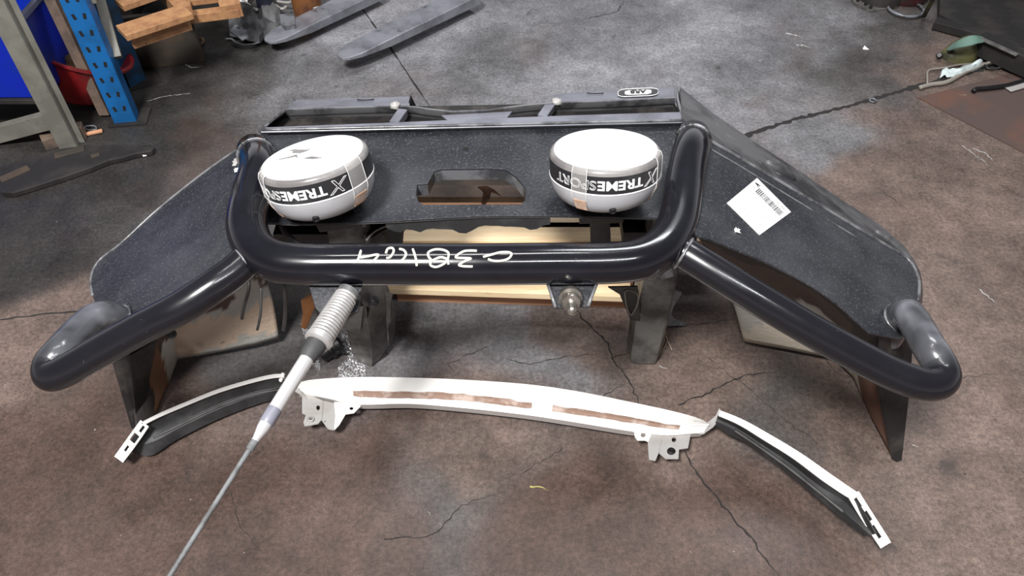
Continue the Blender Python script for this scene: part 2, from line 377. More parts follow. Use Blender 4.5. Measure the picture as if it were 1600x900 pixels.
    for c, w in [([(1531, 452), (1540, 461), (1556, 474)], .005), ([(1545, 452), (1552, 458)], .003), ([(1503, 228), (1518, 238), (1530, 250)], .004), ([(1520, 232), (1540, 240), (1552, 252)], .005),
                 ([(1528, 244), (1548, 262)], .003), ([(1228, 52), (1245, 56), (1256, 60)], .012), ([(1244, 70), (1258, 72), (1270, 76)], .010), ([(1078, 72), (1092, 70), (1104, 72)], .008), ([(1186, 96), (1196, 92)], .006),
                 ([(270, 90), (300, 106), (318, 104)], .005), ([(230, 158), (262, 150), (300, 146)], .004), ([(1030, 573), (1042, 576)], .008), ([(1425, 694), (1434, 697)], .006), ([(1365, 662), (1372, 670)], .008), ([(668, 800), (672, 806)], .003)]:
        crack(c, w, .003, .006, mi=2)
    crack([(828, 760), (842, 761), (858, 766)], .004, .002, .006, mi=3)
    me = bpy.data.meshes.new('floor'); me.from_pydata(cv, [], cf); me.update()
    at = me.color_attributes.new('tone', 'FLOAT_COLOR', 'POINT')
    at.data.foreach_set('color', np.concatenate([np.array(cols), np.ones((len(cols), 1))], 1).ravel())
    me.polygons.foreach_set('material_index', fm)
    # concrete material
    m = bpy.data.materials.new('stained_shaded_concrete'); m.use_nodes = True; nt = m.node_tree; b = nt.nodes['Principled BSDF']
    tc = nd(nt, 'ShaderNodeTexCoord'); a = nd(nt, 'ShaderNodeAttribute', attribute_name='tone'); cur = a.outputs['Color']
    def fac(sc, lo, hi, det=8, ro=.65, dist=0):
        n = nd(nt, 'ShaderNodeTexNoise', Scale=sc, Detail=det, Roughness=ro, Distortion=dist); nt.links.new(tc.outputs['Object'], n.inputs['Vector'])
        r = nd(nt, 'ShaderNodeMapRange'); r.inputs['From Min'].default_value = lo; r.inputs['From Max'].default_value = hi; nt.links.new(n.outputs['Fac'], r.inputs['Value']); return r
    def mulby(cur, r, lo, hi):
        r.inputs['To Min'].default_value = lo; r.inputs['To Max'].default_value = hi; r.clamp = True
        mm = nd(nt, 'ShaderNodeVectorMath', operation='SCALE'); nt.links.new(cur, mm.inputs[0]); nt.links.new(r.outputs[0], mm.inputs['Scale']); return mm.outputs[0]
    cur = mulby(cur, fac(3.2, .34, .66, 6), .68, 1.3)
    cur = mulby(cur, fac(16, .38, .62, 8, .75), .80, 1.2)
    cur = mulby(cur, fac(95, .38, .63, 5, .8), .66, 1.32)
    cur = mulby(cur, fac(330, .36, .64, 3, .8), .72, 1.28)
    def over(cur, r, colr, amt):
        r.inputs['To Max'].default_value = amt
        mx = nd(nt, 'ShaderNodeMix', data_type='RGBA'); nt.links.new(r.outputs[0], mx.inputs[0]); nt.links.new(cur, mx.inputs[6]); mx.inputs[7].default_value = (*colr, 1); return mx.outputs[2]
    cur = over(cur, fac(1.7, .54, .72, 6, .6, .6), (.085, .05, .038), .55)
    cur = over(cur, fac(7.3, .62, .70, 8, .6, .3), (.03, .027, .025), .6)
    cur = over(cur, fac(30, .69, .73, 4), (.02, .018, .016), .8)
    cur = over(cur, fac(55, .725, .76, 3), (.45, .43, .4), .7)
    nt.links.new(cur, b.inputs['Base Color'])
    r = fac(4.5, .35, .65, 6); r.inputs['To Min'].default_value = .34; r.inputs['To Max'].default_value = .62; nt.links.new(r.outputs[0], b.inputs['Roughness'])
    n = nd(nt, 'ShaderNodeTexNoise', Scale=45, Detail=8, Roughness=.7); nt.links.new(tc.outputs['Object'], n.inputs['Vector'])
    bp = nd(nt, 'ShaderNodeBump', Strength=.22, Distance=.006); nt.links.new(n.outputs['Fac'], bp.inputs['Height']); nt.links.new(bp.outputs[0], b.inputs['Normal'])
    me.materials.append(m); me.materials.append(M['crack']); me.materials.append(mat('floor_scrape', (.42, .41, .40), .8, second=(.2, .19, .185), scale=60)); me.materials.append(mat('yellow_mark', (.4, .36, .12), .8))
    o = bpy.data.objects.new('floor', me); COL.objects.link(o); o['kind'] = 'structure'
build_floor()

# ================================================================== BULL BAR
bb = thing('bull_bar', P(800, 450), 'large black steel bull bar lying face up with two white round spotlights', 'bull bar')
ZP = .52
def plin(a, b, n): return [a.lerp(b, k / (n - 1)) for k in range(n)]
# --- centre panel with the hawse opening
def ytop(px): return 210 - (px - 408) * 14 / 656      # far edge of the panel leans up to the right
out = [P(408, ytop(408), ZP), P(740, ytop(740), ZP), P(1066, ytop(1066), ZP), P(1092, 340, ZP), P(1000, 340, ZP), P(870, 337, ZP), P(740, 338, ZP), P(600, 346, ZP), P(480, 350, ZP), P(372, 346, ZP)]
hawse = [P(a, b, ZP) for a, b in ((652, 288), (668, 287), (678, 268), (690, 264), (768, 263), (790, 265), (806, 276), (818, 290), (822, 298), (821, 312), (814, 319), (662, 320), (653, 314), (650, 303))]
poly('centre_panel', out, M['plate'], bb, .005, [hawse], bevel=.001)
# return lip round the opening
rim = bmesh.new(); hw = hawse + hawse[:1]
for a, b in zip(hw, hw[1:]):
    v = [rim.verts.new(q) for q in (a + Vector((0, 0, -.004)), b + Vector((0, 0, -.004)), b + Vector((0, 0, -.03)), a + Vector((0, 0, -.03)))]; rim.faces.new(v)
bm_obj('hawse_lip', rim, M['rim'], bb, False)
# near pan below the panel edge, rubber strip
edge = [P(a, b, ZP - .002) for a, b in ((372, 346), (480, 350), (600, 346), (740, 338), (870, 337), (1000, 340), (1092, 340))]
def notch(i): return .0
sheet('top_pan', [resample(edge, 30), [p + Vector((0, .12, -.10)) for p in resample(edge, 30)]], M['blackmetal'], bb, .004)
r1 = resample([P(a, b, ZP - .006) for a, b in ((603, 347), (740, 340), (860, 339))], 26)
prof = [0, 8, 12, 6, 8, 14, 8, 7, 9, 10, 12, 20, 22, 16, 8, 5, 6, 6, 8, 8, 9, 10, 16, 14, 6, 4]
sheet('rubber_seal', [r1, [p + Vector((0, -.004, -.012 - .0012 * prof[i])) for i, p in enumerate(r1)]], M['rubber'], bb, .003)
# --- lower rails: fold lip, sloping face, slot, badge rail
N = 40
def lineP(pix, z, n=N): return resample([P(a, b, z) for a, b in pix], n)
lip0 = lineP([(408, 210), (1066, 196)], ZP); lip1 = lineP([(408, 207), (1066, 192)], ZP + .014)
lip2 = lineP([(409, 203), (1066, 188)], ZP + .018)
fac1 = lineP([(416, 199), (600, 192), (740, 186), (900, 180), (1063, 175)], ZP + .013)
drop1 = [p + Vector((0, .004, -.05)) for p in fac1]
sheet('upper_rail', [lip0, lip1, lip2, fac1, drop1], M['rail'], bb, .004)
tube('rail_fold', [p + Vector((0, 0, 0)) for p in lip2], .0035, M['rim'], bb, 10)
# slot floor (dark inner web)
web0 = lineP([(412, 202), (1064, 180)], ZP - .035); web1 = lineP([(455, 170), (1052, 158)], ZP - .035)
sheet('inner_web', [web0, web1], M['blackmetal'], bb, .004)
crest = [(447, 174), (520, 171), (600, 169), (640, 169), (670, 173), (705, 177), (760, 175), (820, 167), (870, 163), (960, 160), (1055, 155)]
c0 = lineP([(a, b + 7) for a, b in crest], ZP - .022, 60); c1 = lineP(crest, ZP - .004, 60); c2 = lineP([(a, b - 2) for a, b in crest], ZP, 60)
sheet('lower_rail', [c0, c1, c2, lineP([(a, b - 4) for a, b in crest], ZP - .002, 60)], M['rim'], bb, .003)
for pc in ([(450, 169), (560, 167), (640, 165)], [(862, 160), (960, 156), (1053, 152)]):
    far = [(462, 156), (560, 153), (640, 151)] if pc[0][0] == 450 else [(866, 147), (960, 140), (1054, 136)]
    a = lineP([(x_, y_ ) for x_, y_ in pc], ZP - .002, 16); b = lineP(far, ZP - .032, 16)
    if pc[0][0] == 862: badge_rows = (a, b)
    sheet('lower_face', [a, b, [p + Vector((0, .004, -.12)) for p in b]], M['rail'], bb, .004)
sheet('rail_underside', [lineP([(a, b - 4) for a, b in crest], ZP - .003, 60), [p + Vector((0, .02, -.08)) for p in lineP([(a, b - 4) for a, b in crest], ZP - .003, 60)]], M['skirt'], bb, .003)
for px, w in ((624, 22), (855, 20)):
    a = P(px - 8, 196 if px < 700 else 186, ZP - .004); b = P(px + 6, 176 if px < 700 else 166, ZP - .014)
    bar('slot_divider', a, b, .022, .02, M['rail'], bb)
# centre filler of the slot
sheet('slot_filler', [lineP([(700, 188), (792, 184)], ZP + .004, 8), lineP([(690, 180), (800, 174)], ZP - .006, 8)], M['rail'], bb, .003)
# end caps of the rails
for pts in (([P(405, 207, ZP + .014), P(447, 172, ZP - .002), P(462, 156, ZP - .03), P(452, 176, ZP - .06), P(408, 210, ZP - .05)]),
            ([P(1067, 192, ZP + .014), P(1057, 154, ZP - .002), P(1056, 136, ZP - .03), P(1056, 160, ZP - .06), P(1068, 196, ZP - .05)])):
    bm = bmesh.new(); vs = [bm.verts.new(p) for p in pts]; bm.faces.new(vs)
    o = bm_obj('end_cap', bm, M['rim'], bb); s = o.modifiers.new('solid', 'SOLIDIFY'); s.thickness = .005
# bolts with white weld splash on the rail
for px, py in ((617, 163), (870, 157)):
    bm = bmesh.new(); c = P(px, py, ZP + .002)
    lathe_bm(bm, [(0, .006), (.004, .006), (.006, .003), (.010, .002), (.012, 0), (.012, -.006)], Matrix.Translation(c), 10)
    for v in bm.verts: v.co += Vector((random.uniform(-.002, .002), random.uniform(-.002, .002), 0))
    tag(bm_obj('rail_bolt', bm, M['whitegrey'], bb, True), 'pale grey bolt head')
bm = bmesh.new(); c = P(643, 160, ZP - .01)
vs = [bm.verts.new(c + Vector(q)) for q in ((-.010, 0, -.01), (.010, 0, -.01), (0, 0, .022), (0, .006, -.01))]
for f in ((0, 1, 2), (1, 3, 2), (3, 0, 2), (0, 3, 1)): bm.faces.new([vs[k] for k in f])
bm_obj('tow_tab', bm, M['black'], bb)
# half-moon presses in the lower faces
for px, py in ((571, 157), (930, 147)):
    bm = bmesh.new(); c = P(px, py, ZP - .021 if px < 700 else ZP - .018)
    pts = [c + Vector((.019 * math.cos(t), .016 * math.sin(t) + .004, .001 - .008 * math.sin(t))) for t in [math.pi + math.pi * k / 10 for k in range(11)]]
    tube_bm(bm, pts, .0014, 6); bm_obj('pressed_hole', bm, M['darkhole'], bb, True)
# maker's badge on the lower face
def on_badge(u, v):   # u 0..1 along, v 0..1 from crest to far
    a, b = badge_rows; k = u * (len(a) - 1); i = min(int(k), len(a) - 2); f = k - i
    p = a[i].lerp(a[i + 1], f); q = b[i].lerp(b[i + 1], f); nrm = (a[i + 1] - a[i]).cross(b[i] - a[i]).normalized()
    if nrm.z < 0: nrm = -nrm
    return p.lerp(q, v) + nrm * .0032, nrm
uL, uR, vN, vF = .535, .87, .10, .86
O, n0 = on_badge(uL, vN); XA = on_badge(uR, vN)[0] - O; YA = on_badge(uL, vF)[0] - O
bw, bh = XA.length, YA.length; XA = XA / bw; YA = YA / bh
def capsule(w, h, r, n=8):
    pts = []
    for cx, cy, a0 in ((w - r, h - r, 0), (r, h - r, 90), (r, r, 180), (w - r, r, 270)):
        for k in range(n + 1):
            t = math.radians(a0 + 90 * k / n); pts.append((cx + r * math.cos(t), cy + r * math.sin(t)))
    return pts
cpt = [O + XA * a + YA * b for a, b in capsule(bw, bh, bh * .32)]
badge = poly('badge', cpt, M['band'], bb, .001); tag(badge, 'black oval badge with white letters')
tube('badge_border', [p + n0 * .0006 for p in cpt + cpt[:1]], .0010, M['ink'], badge, 6)
inner = [O + XA * (a + bh * .22) + YA * (b + bh * .22) + n0 * .0012 for a, b in capsule(bw - bh * .44, bh * .56, bh * .2)]
poly('badge_field', inner, M['ink'], badge, .0008)
me = text_mesh('ARB', bh * .56, False, extrude=.0003, bold=.0012); xs = [v.co.x for v in me.vertices]; w0 = max(xs) - min(xs)
for v in me.vertices:
    u = (v.co.x - min(xs)) / w0 * (bw - bh * .8) + bh * .4; vv = v.co.y * 1.0 + bh * .31
    v.co = O + XA * (bw - u) + YA * (bh - vv) + n0 * (.0022 + v.co.z)
o = link('badge_lettering', me, M['band'], badge, False)

# --- wings
KW = .52
def WP(side, px, py, dz=0):
    x0 = .45
    if side > 0: return PP(px, py, ZP + KW * x0 + dz, -KW, 0)
    return PP(px, py, ZP + KW * x0 + dz, KW, 0)
def smoothpix(p, n=5): 
    c = catmull([Vector((a, b, 0)) for a, b in p], n); return [(q.x, q.y) for q in c]
# right
r_out = [(1068, 197), (1150, 244), (1250, 303), (1330, 351), (1385, 384), (1412, 400), (1428, 418), (1436, 442), (1434, 470), (1428, 486)]
r_in = [(1360, 520), (1340, 502), (1310, 475), (1275, 450), (1235, 428), (1190, 406), (1150, 390), (1110, 374), (1088, 366), (1082, 330), (1074, 240)]
pan = poly('wing_panel', [WP(1, a, b) for a, b in smoothpix(r_out, 4) + [(1410, 530)] + smoothpix(r_in, 3)], M['plate'], bb, .005, bevel=.001)
l_out = [(406, 211), (330, 262), (250, 325), (190, 380), (160, 403), (147, 420), (142, 440), (145, 462), (150, 480)]
l_in = [(165, 520), (215, 500), (260, 470), (310, 435), (350, 405), (376, 385), (370, 340), (395, 250)]
poly('wing_panel', [WP(-1, a, b) for a, b in smoothpix(l_out, 4) + smoothpix(l_in, 3)], M['plate'], bb, .005, bevel=.001)
# folded edge and outer skirts
ro = [WP(1, a, b) for a, b in smoothpix(r_out[:9], 5)]; lo_ = [WP(-1, a, b) for a, b in smoothpix(l_out[:8], 5)]
tube('wing_fold', [p + Vector((0, 0, .001)) for p in ro], .0038, M['rim'], bb, 10)
tube('wing_fold', [p + Vector((0, 0, .001)) for p in lo_], .0030, M['rim'], bb, 10)
inlay = [WP(1, a, b) + Vector((0, 0, .0005)) for a, b in [(1074, 212), (1150, 256), (1250, 317), (1340, 372)]]
tube('wing_crease', resample(inlay, 20), .0016, M['rim'], bb, 8)
r_sk = [(1064, 136), (1112, 175), (1180, 222), (1250, 268), (1320, 315), (1375, 352), (1412, 385), (1436, 420), (1442, 455), (1440, 480)]
rs = [p for p in resample([PP(a, b, ZP + KW * .45 - .035, -KW, 0) for a, b in smoothpix(r_sk, 4)], 30)]
ro2 = resample(ro, 30)
sheet('wing_skirt', [ro2, rs, [p + Vector((0, 0, -.10)) for p in rs]], M['skirt'], bb, .004)
for k0, k1 in ((8, 12), (19, 24)):       # shallow oval pressings on the skirt
    mid = [ro2[k].lerp(rs[k], .45) for k in range(k0, k1)]; nn = (ro2[k0 + 1] - ro2[k0]).cross(rs[k0] - ro2[k0]).normalized()
    if nn.z < 0: nn = -nn
    tube('skirt_pressing', catmull([p + nn * .0005 for p in mid], 6), .01, M['skirt'], bb, 12, rfun=lambda t: .012 * math.sin(math.pi * min(1, max(.0, t))) ** .5 + .001).scale = (1, 1, 1)
ls_pix = [(409, 199), (438, 172), (330, 250), (250, 312), (186, 372)]
lsk = resample([p + Vector((-.014, .028, -.024)) for p in lo_], 30)
sheet('wing_skirt', [resample(lo_, 30), lsk, [p + Vector((.0, 0, -.14)) for p in lsk]], M['rail'], bb, .004)

# --- hoop
RH = .038
ZN = .56
Rr = RH
hoop_pix = [(398, 236, .525), (404, 262, .563), (394, 300, .57), (386, 338, .57), (388, 366, .566), (402, 391, .562), (432, 408, .56), (480, 413, ZN), (560, 413, ZN), (640, 413, ZN), (740, 413, ZN), (860, 412, ZN), (950, 411, ZN),
            (1000, 405, .562), (1035, 386, .566), (1057, 352, .57), (1066, 310, .575), (1073, 262, .575), (1080, 232, .565), (1083, 214, .53)]
hp = catmull([P(*q) for q in hoop_pix], 7)
tube('hoop', hp, RH, M['tube'], bb, 36)
# weld rings where the hoop meets the panel
def ring(name, c, axis, r, t, m, parent): 
    bm = bmesh.new(); Fm = frame(c, axis); pts = [Fm @ Vector((r * math.cos(a), r * math.sin(a), 0)) for a in [2 * math.pi * k / 32 for k in range(33)]]
    tube_bm(bm, pts, t, 8, False); return bm_obj(name, bm, m, parent, True)
ring('weld_ring', hp[3], hp[4] - hp[2], RH + .0005, .003, M['weld'], bb)
ring('weld_ring', hp[-5], hp[-4] - hp[-6], RH + .0005, .003, M['weld'], bb)
# --- side tubes
RS = .0302
st = [(1050, 384, .555), (1085, 405, .548), (1130, 433, .535), (1180, 464, .518), (1240, 500, .495), (1310, 540, .465), (1380, 577, .435), (1432, 598, .418), (1462, 600, .41),
      (1474, 588, .408), (1467, 567, .412), (1452, 543, .418)]
SR = WP(1, 1402, 503); SL = WP(-1, 184, 504)
sp_r = catmull([P(*q) for q in st] + [SR + Vector((-.006, -.050, .060)), SR + Vector((-.002, -.018, .045)), SR + Vector((0, .002, .006)), SR + Vector((0, .004, -.06))], 7); tube('side_tube', sp_r, RS, M['tube'], bb, 32)
stl = [(402, 388, .555), (372, 420, .545), (330, 450, .535), (280, 482, .515), (220, 513, .485), (160, 546, .452), (112, 574, .425), (88, 585, .412), (78, 584, .408), (80, 568, .412), (98, 546, .418)]
sp_l = catmull([P(*q) for q in stl] + [SL + Vector((-.020, -.055, .060)), SL + Vector((-.006, -.020, .045)), SL + Vector((0, .002, .006)), SL + Vector((0, .004, -.06))], 7); tube('side_tube', sp_l, RS, M['tube'], bb, 32)
ring('tube_collar', SR + Vector((0, 0, .006)), (.42, -.25, 1), RS + .004, .003, M['rim'], bb)
ring('tube_collar', SL + Vector((0, 0, .006)), (-.42, -.25, 1), RS + .004, .003, M['rim'], bb)
# the return legs of both side tubes are greyed with dust
M['side'] = mat('side_tube_paint', (.01, .01, .01), .22, attr='tone', third=(.09, .09, .1), tscale=90, tlo=.7, thi=.76, rvar=.08, coat=.2)
for o_ in [c for c in bb.children if c.name.startswith('side_tube')]:
    nr = len(o_.data.vertices) // 32; cc = []
    for q, v in enumerate(o_.data.vertices):
        t = (q // 32) / nr; k = min(1, max(0, (t - .60) / .16)) * (.75 + .9 * noise.noise(v.co * 14)) * (.35 + .65 * max(0, noise.noise(v.co * 40) + .6)); k = max(0, min(1, k))
        cc += [.009 + .15 * k, .009 + .155 * k, .012 + .17 * k, 1]
    o_.data.color_attributes.new('tone', 'FLOAT_COLOR', 'POINT').data.foreach_set('color', cc); o_.data.materials[0] = M['side']
ring('weld_ring', P(1068, 396, .552), P(1130, 433, .53) - P(1068, 396, .552), RS + .001, .003, M['weld'], bb)
ring('weld_ring', P(385, 410, .549), P(330, 450, .53) - P(385, 410, .549), RS + .001, .002, M['rim'], bb)

# --- figures written on the hoop with a paint pen
HC = P(700, 413, ZN)
def on_hoop(px, py):
    r = ray(px, py); o = Vector((0, 0, H)); dy, dz = r.y, r.z; oy, oz = -HC.y, H - HC.z
    A = dy * dy + dz * dz; B = 2 * (oy * dy + oz * dz); Cc = oy * oy + oz * oz - (RH + .0004) ** 2
    D = B * B - 4 * A * Cc
    if D < 0: return None
    t = (-B - math.sqrt(D)) / (2 * A); return Vector((r.x * t, r.y * t, H + r.z * t))
S = 280 / 1600
strokes = [[(100, 232), (118, 185), (138, 122), (128, 180), (180, 178), (292, 160), (240, 226)], [(360, 148), (375, 110), (415, 100), (430, 130), (400, 180), (365, 190)],
           [(480, 108), (520, 120), (540, 155), (520, 195), (495, 216)], [(600, 110), (618, 160), (630, 210), (636, 262)], 
           [(765, 206), (740, 175), (740, 140), (790, 115), (860, 115), (915, 140), (915, 190), (880, 240), (810, 270), (760, 255), (765, 225), (810, 195), (860, 183), (912, 205), (918, 248)],
           [(1172, 126), (1120, 124), (1050, 132), (982, 182), (1060, 190), (1120, 195), (1060, 220), (1012, 252), (1060, 264), (1135, 266)],
           [(1228, 180), (1300, 160), (1380, 140), (1450, 138), (1482, 155), (1455, 195), (1390, 215), (1320, 215), (1272, 200)]]
bm = bmesh.new()
for s in strokes:
    cs = catmull([Vector((a, b, 0)) for a, b in s], 5) if len(s) > 4 else catmull([Vector((a, b, 0)) for a, b in s], 3)
    pts = [on_hoop(540 + q.x * S, 370 + q.y * S) for q in cs]; pts = [p for p in pts if p]
    tube_bm(bm, pts, .0022, 8)
tag(bm_obj('paint_pen_writing', bm, M['paintmark'], bb, True), 'cream handwritten figures on the black tube')

# --- spotlights
def spot(cx, cy, z, ax, phi0, psc, stain):
    c = P(cx, cy, z); A = Vector(ax).normalized(); Fm = frame(c, A)
    R = .1065
    # height 0 at lens face, negative towards the back
    body = lathe('spotlight', [(0, -.096), (.060, -.096), (.080, -.093), (.093, -.084), (.101, -.069), (.1055, -.054), (R, -.046)], Fm, M['lampsilver'], bb)
    tag(body, 'round spotlight with silver housing and white cover')
    lathe('seam', [(R, -.0462), (R + .0008, -.0457), (R + .0008, -.0442), (R, -.0435)], Fm, M['lampwhite'], body)
    lathe('black_band', [(R, -.0437), (R, -.0085)], Fm, M['band'], body)
    lathe('cover_rim', [(R, -.0085), (R - .001, -.004), (R - .003, .0), (R - .006, .0015), (R - .008, .002)], Fm, M['lampgrey'], body)
    lathe('cover', [(R - .008, .002), (R - .009, .0046), (R - .013, .0058), (R - .05, .0075), (0, .009)], Fm, M['lampwhite'], body)
    # lettering wrapped round the band, upside down
    total = math.radians(122); Lh = .0185
    segs = [('X', True, 1.45, .0), ('TREME', False, 1.0, 0), ('SPORT', True, 1.0, 0)]
    parts = []; cur = 0
    for body_t, outl, k, _ in segs:
        me = text_mesh(body_t, Lh * k * 1.38, outl, bevel=.0005, extrude=.0003, bold=.0007 if not outl else 0, shear=.35 if body_t == 'X' else 0)
        xs_ = [v.co.x for v in me.vertices]; ys_ = [v.co.y for v in me.vertices]
        w = max(xs_) - min(xs_)
        for v in me.vertices: v.co.x += cur - min(xs_); v.co.y -= (min(ys_) + max(ys_)) / 2
        cur += w + .002; parts.append(me)
    sc = total * R / cur
    for me, (bt, ol, k, _) in zip(parts, segs):
        for v in me.vertices:
            ang = phi0 - v.co.x * sc / R; hh = -.0262 - v.co.y
            rr = R + .0006 + v.co.z
            v.co = Fm @ Vector((rr * math.cos(ang), rr * math.sin(ang), hh))
        link('lettering', me, M['ink'], body, False)
    # clear straps with amber feet
    for a_deg, wdeg in psc:
        rows = []
        for rr, hh in ((R - .03, .0085), (R - .011, .0065), (R - .002, .003), (R + .0012, -.006), (R + .0018, -.046), (.1075, -.054), (.098, -.079)):
            rows.append([Fm @ Vector((rr * math.cos(t), rr * math.sin(t), hh)) for t in [math.radians(a_deg + wdeg * (k / 4 - .5)) for k in range(5)]])
        s_ = sheet('clear_strap', rows, M['tape'], body, .0006, offset=0)
        for sd in (-1, 1):
            ed = [r[0 if sd < 0 else -1] for r in rows]
            tube('strap_edge', ed[1:], .0006, M['ink'], body, 6)
        rows = []
        for rr, hh in ((.1045, -.062), (.1025, -.067), (.094, -.085)):
            rows.append([Fm @ Vector((rr * math.cos(t), rr * math.sin(t), hh)) for t in [math.radians(a_deg + wdeg * .9 * (k / 4 - .5)) for k in range(5)]])
        sheet('strap_foot', rows, M['orange'], body, .003, offset=1)
    # screw low on the housing
    for a_deg in (stain,):
        t = math.radians(a_deg); q = Vector((math.cos(t), math.sin(t), 0)); pos = Fm @ (q * .0955 + Vector((0, 0, -.081)))
        nrm = (Fm.to_3x3() @ (q * .8 + Vector((0, 0, -.35)))).normalized()
        lathe('housing_screw', [(0, .003), (.003, .002), (.0035, .004), (.0062, .004), (.0068, 0), (.0068, -.006)], frame(pos, nrm), M['black'], body, 20)
    # fork bracket and stud behind the lamp
    bar('lamp_bracket', Fm @ Vector((0, 0, -.096)), Fm @ Vector((0, .03, -.17)), .09, .012, M['blackmetal'], body, up=(0, 1, 0))
    return body, Fm
def dirty(body, Fm, pix):
    for s_ in pix:
        poly('cover_tear', s_, M['lampgrey'], body, .0006)
L1, F1 = spot(489, 247, .637, (-.17, .25, 1), math.radians(-44), ((-32, 21), (-148, 18)), -89)
L2, F2 = spot(946, 234, .65, (-.03, .255, 1), math.radians(-31), ((-122, 16), (-22, 20)), -86)
def onlens(px, py, Fm):
    r = ray(px, py); n = Fm.to_3x3() @ Vector((0, 0, 1)); p0 = Fm @ Vector((0, 0, .0095)); t = (p0 - Vector((0, 0, H))).dot(n) / r.dot(n)
    return Vector((0, 0, H)) + r * t
for pts in ([(419, 252), (440, 248), (462, 244), (465, 248), (464, 241), (450, 245)], [(474, 247), (487, 244), (503, 246), (488, 248)], [(450, 235), (460, 233), (478, 234), (485, 232), (478, 236), (468, 239), (456, 238), (460, 235)]):
    poly('cover_tear', [onlens(a, b, F1) for a, b in pts], M['lampgrey'], L1, .0006)

# --- parts sticker on the right wing
cs = [WP(1, a, b, .0012) for a, b in ((1183, 278), (1236, 331), (1187, 367), (1136, 317))]
stk = poly('stock_sticker', cs, M['sticker'], bb, .0008); tag(stk, 'white barcode sticker')
def SK(u, v, dz=.0006):  # u along top-right edge (from top corner to right corner), v from that edge inwards
    a = cs[0].lerp(cs[1], u); b = cs[3].lerp(cs[2], u); return a.lerp(b, v) + Vector((0, 0, dz))
bm = bmesh.new(); rb = random.Random(5); u = .20
while u < .92:
    w = rb.choice((.012, .018, .026)); v = [bm.verts.new(q) for q in (SK(u, .16), SK(u + w, .16), SK(u + w, .31), SK(u, .31))]; bm.faces.new(v); u += w + rb.choice((.010, .014, .02))
nb_ = len(bm.faces)
for q in range(7):
    vv = .42 + q * .075; u = .1
    while u < .9:
        w = rb.uniform(.03, .1)
        if rb.random() < .6:
            v = [bm.verts.new(k) for k in (SK(u, vv), SK(u + w, vv), SK(u + w, vv + .012), SK(u, vv + .012))]; bm.faces.new(v)
        u += w + .03
for u0, u1, v0 in ((.66, .72, .08), (.78, .9, .07)):
    v = [bm.verts.new(k) for k in (SK(u0, v0), SK(u1, v0), SK(u1, v0 + .03), SK(u0, v0 + .03))]; bm.faces.new(v)
bm.faces.ensure_lookup_table()
for f_ in bm.faces[:nb_]: f_.material_index = 1
for f_ in bm.faces[nb_:]: f_.material_index = 2
me_ = bpy.data.meshes.new('p'); bm.to_mesh(me_); bm.free(); b2 = bmesh.new(); b2.from_mesh(stk.data); b2.from_mesh(me_)
b2.to_mesh(stk.data); b2.free(); stk.data.materials.append(M['greyink']); stk.data.materials.append(M['palegreyink'])
me = text_mesh('A', .017, False, extrude=.0001, bold=.0008)
O_, X_, Y_ = SK(.10, .19, .0008), (SK(.1, 0) - SK(.1, 1)).normalized(), (SK(0, 0) - SK(1, 0)).normalized()
ao = P(1180, 287, 0); 
U_ = (SK(.9, .2) - SK(.1, .2)).normalized(); V_ = (SK(.1, .9) - SK(.1, .1)).normalized()
for v in me.vertices: v.co = SK(.17, .10, .0008) + V_ * (v.co.x) - U_ * (v.co.y)
link('sticker_letter', me, M['black'], stk, False)

# --- white grease blobs
def blob(name, pts, m, parent, jag, seed, th=.002):
    rb = random.Random(seed); bm = bmesh.new(); c = pts; n = 22; top = []
    for k in range(n):
        a = 2 * math.pi * k / n; rr = jag * rb.uniform(.45, 1.15); top.append(bm.verts.new(c + Vector((rr * math.cos(a), 1.7 * rr * math.sin(a) * .8, 0))))
    ctr = bm.verts.new(c + Vector((0, 0, th)))
    for k in range(n): bm.faces.new((top[k], top[(k + 1) % n], ctr))
    return bm_obj(name, bm, m, parent, True)
tag(blob('foam_splash', WP(-1, 368, 253, .003), M['whitegrey'], bb, .011, 4, .004), 'white splash'); tag(blob('foam_splash', WP(-1, 370, 266, .003), M['chalk'], bb, .008, 5, .004), 'white splash')
blob('foam_splash', WP(1, 1152, 360, .003), M['chalk'], bb, .007, 8, .003)
# panel holes
for px, py in ((728, 233), ):
    lathe('panel_hole', [(0, .0006), (.004, .0006), (.0042, .0012), (.0065, .0012), (.0065, -.001)], Matrix.Translation(P(px, py, ZP)), M['darkhole'], bb, 20)

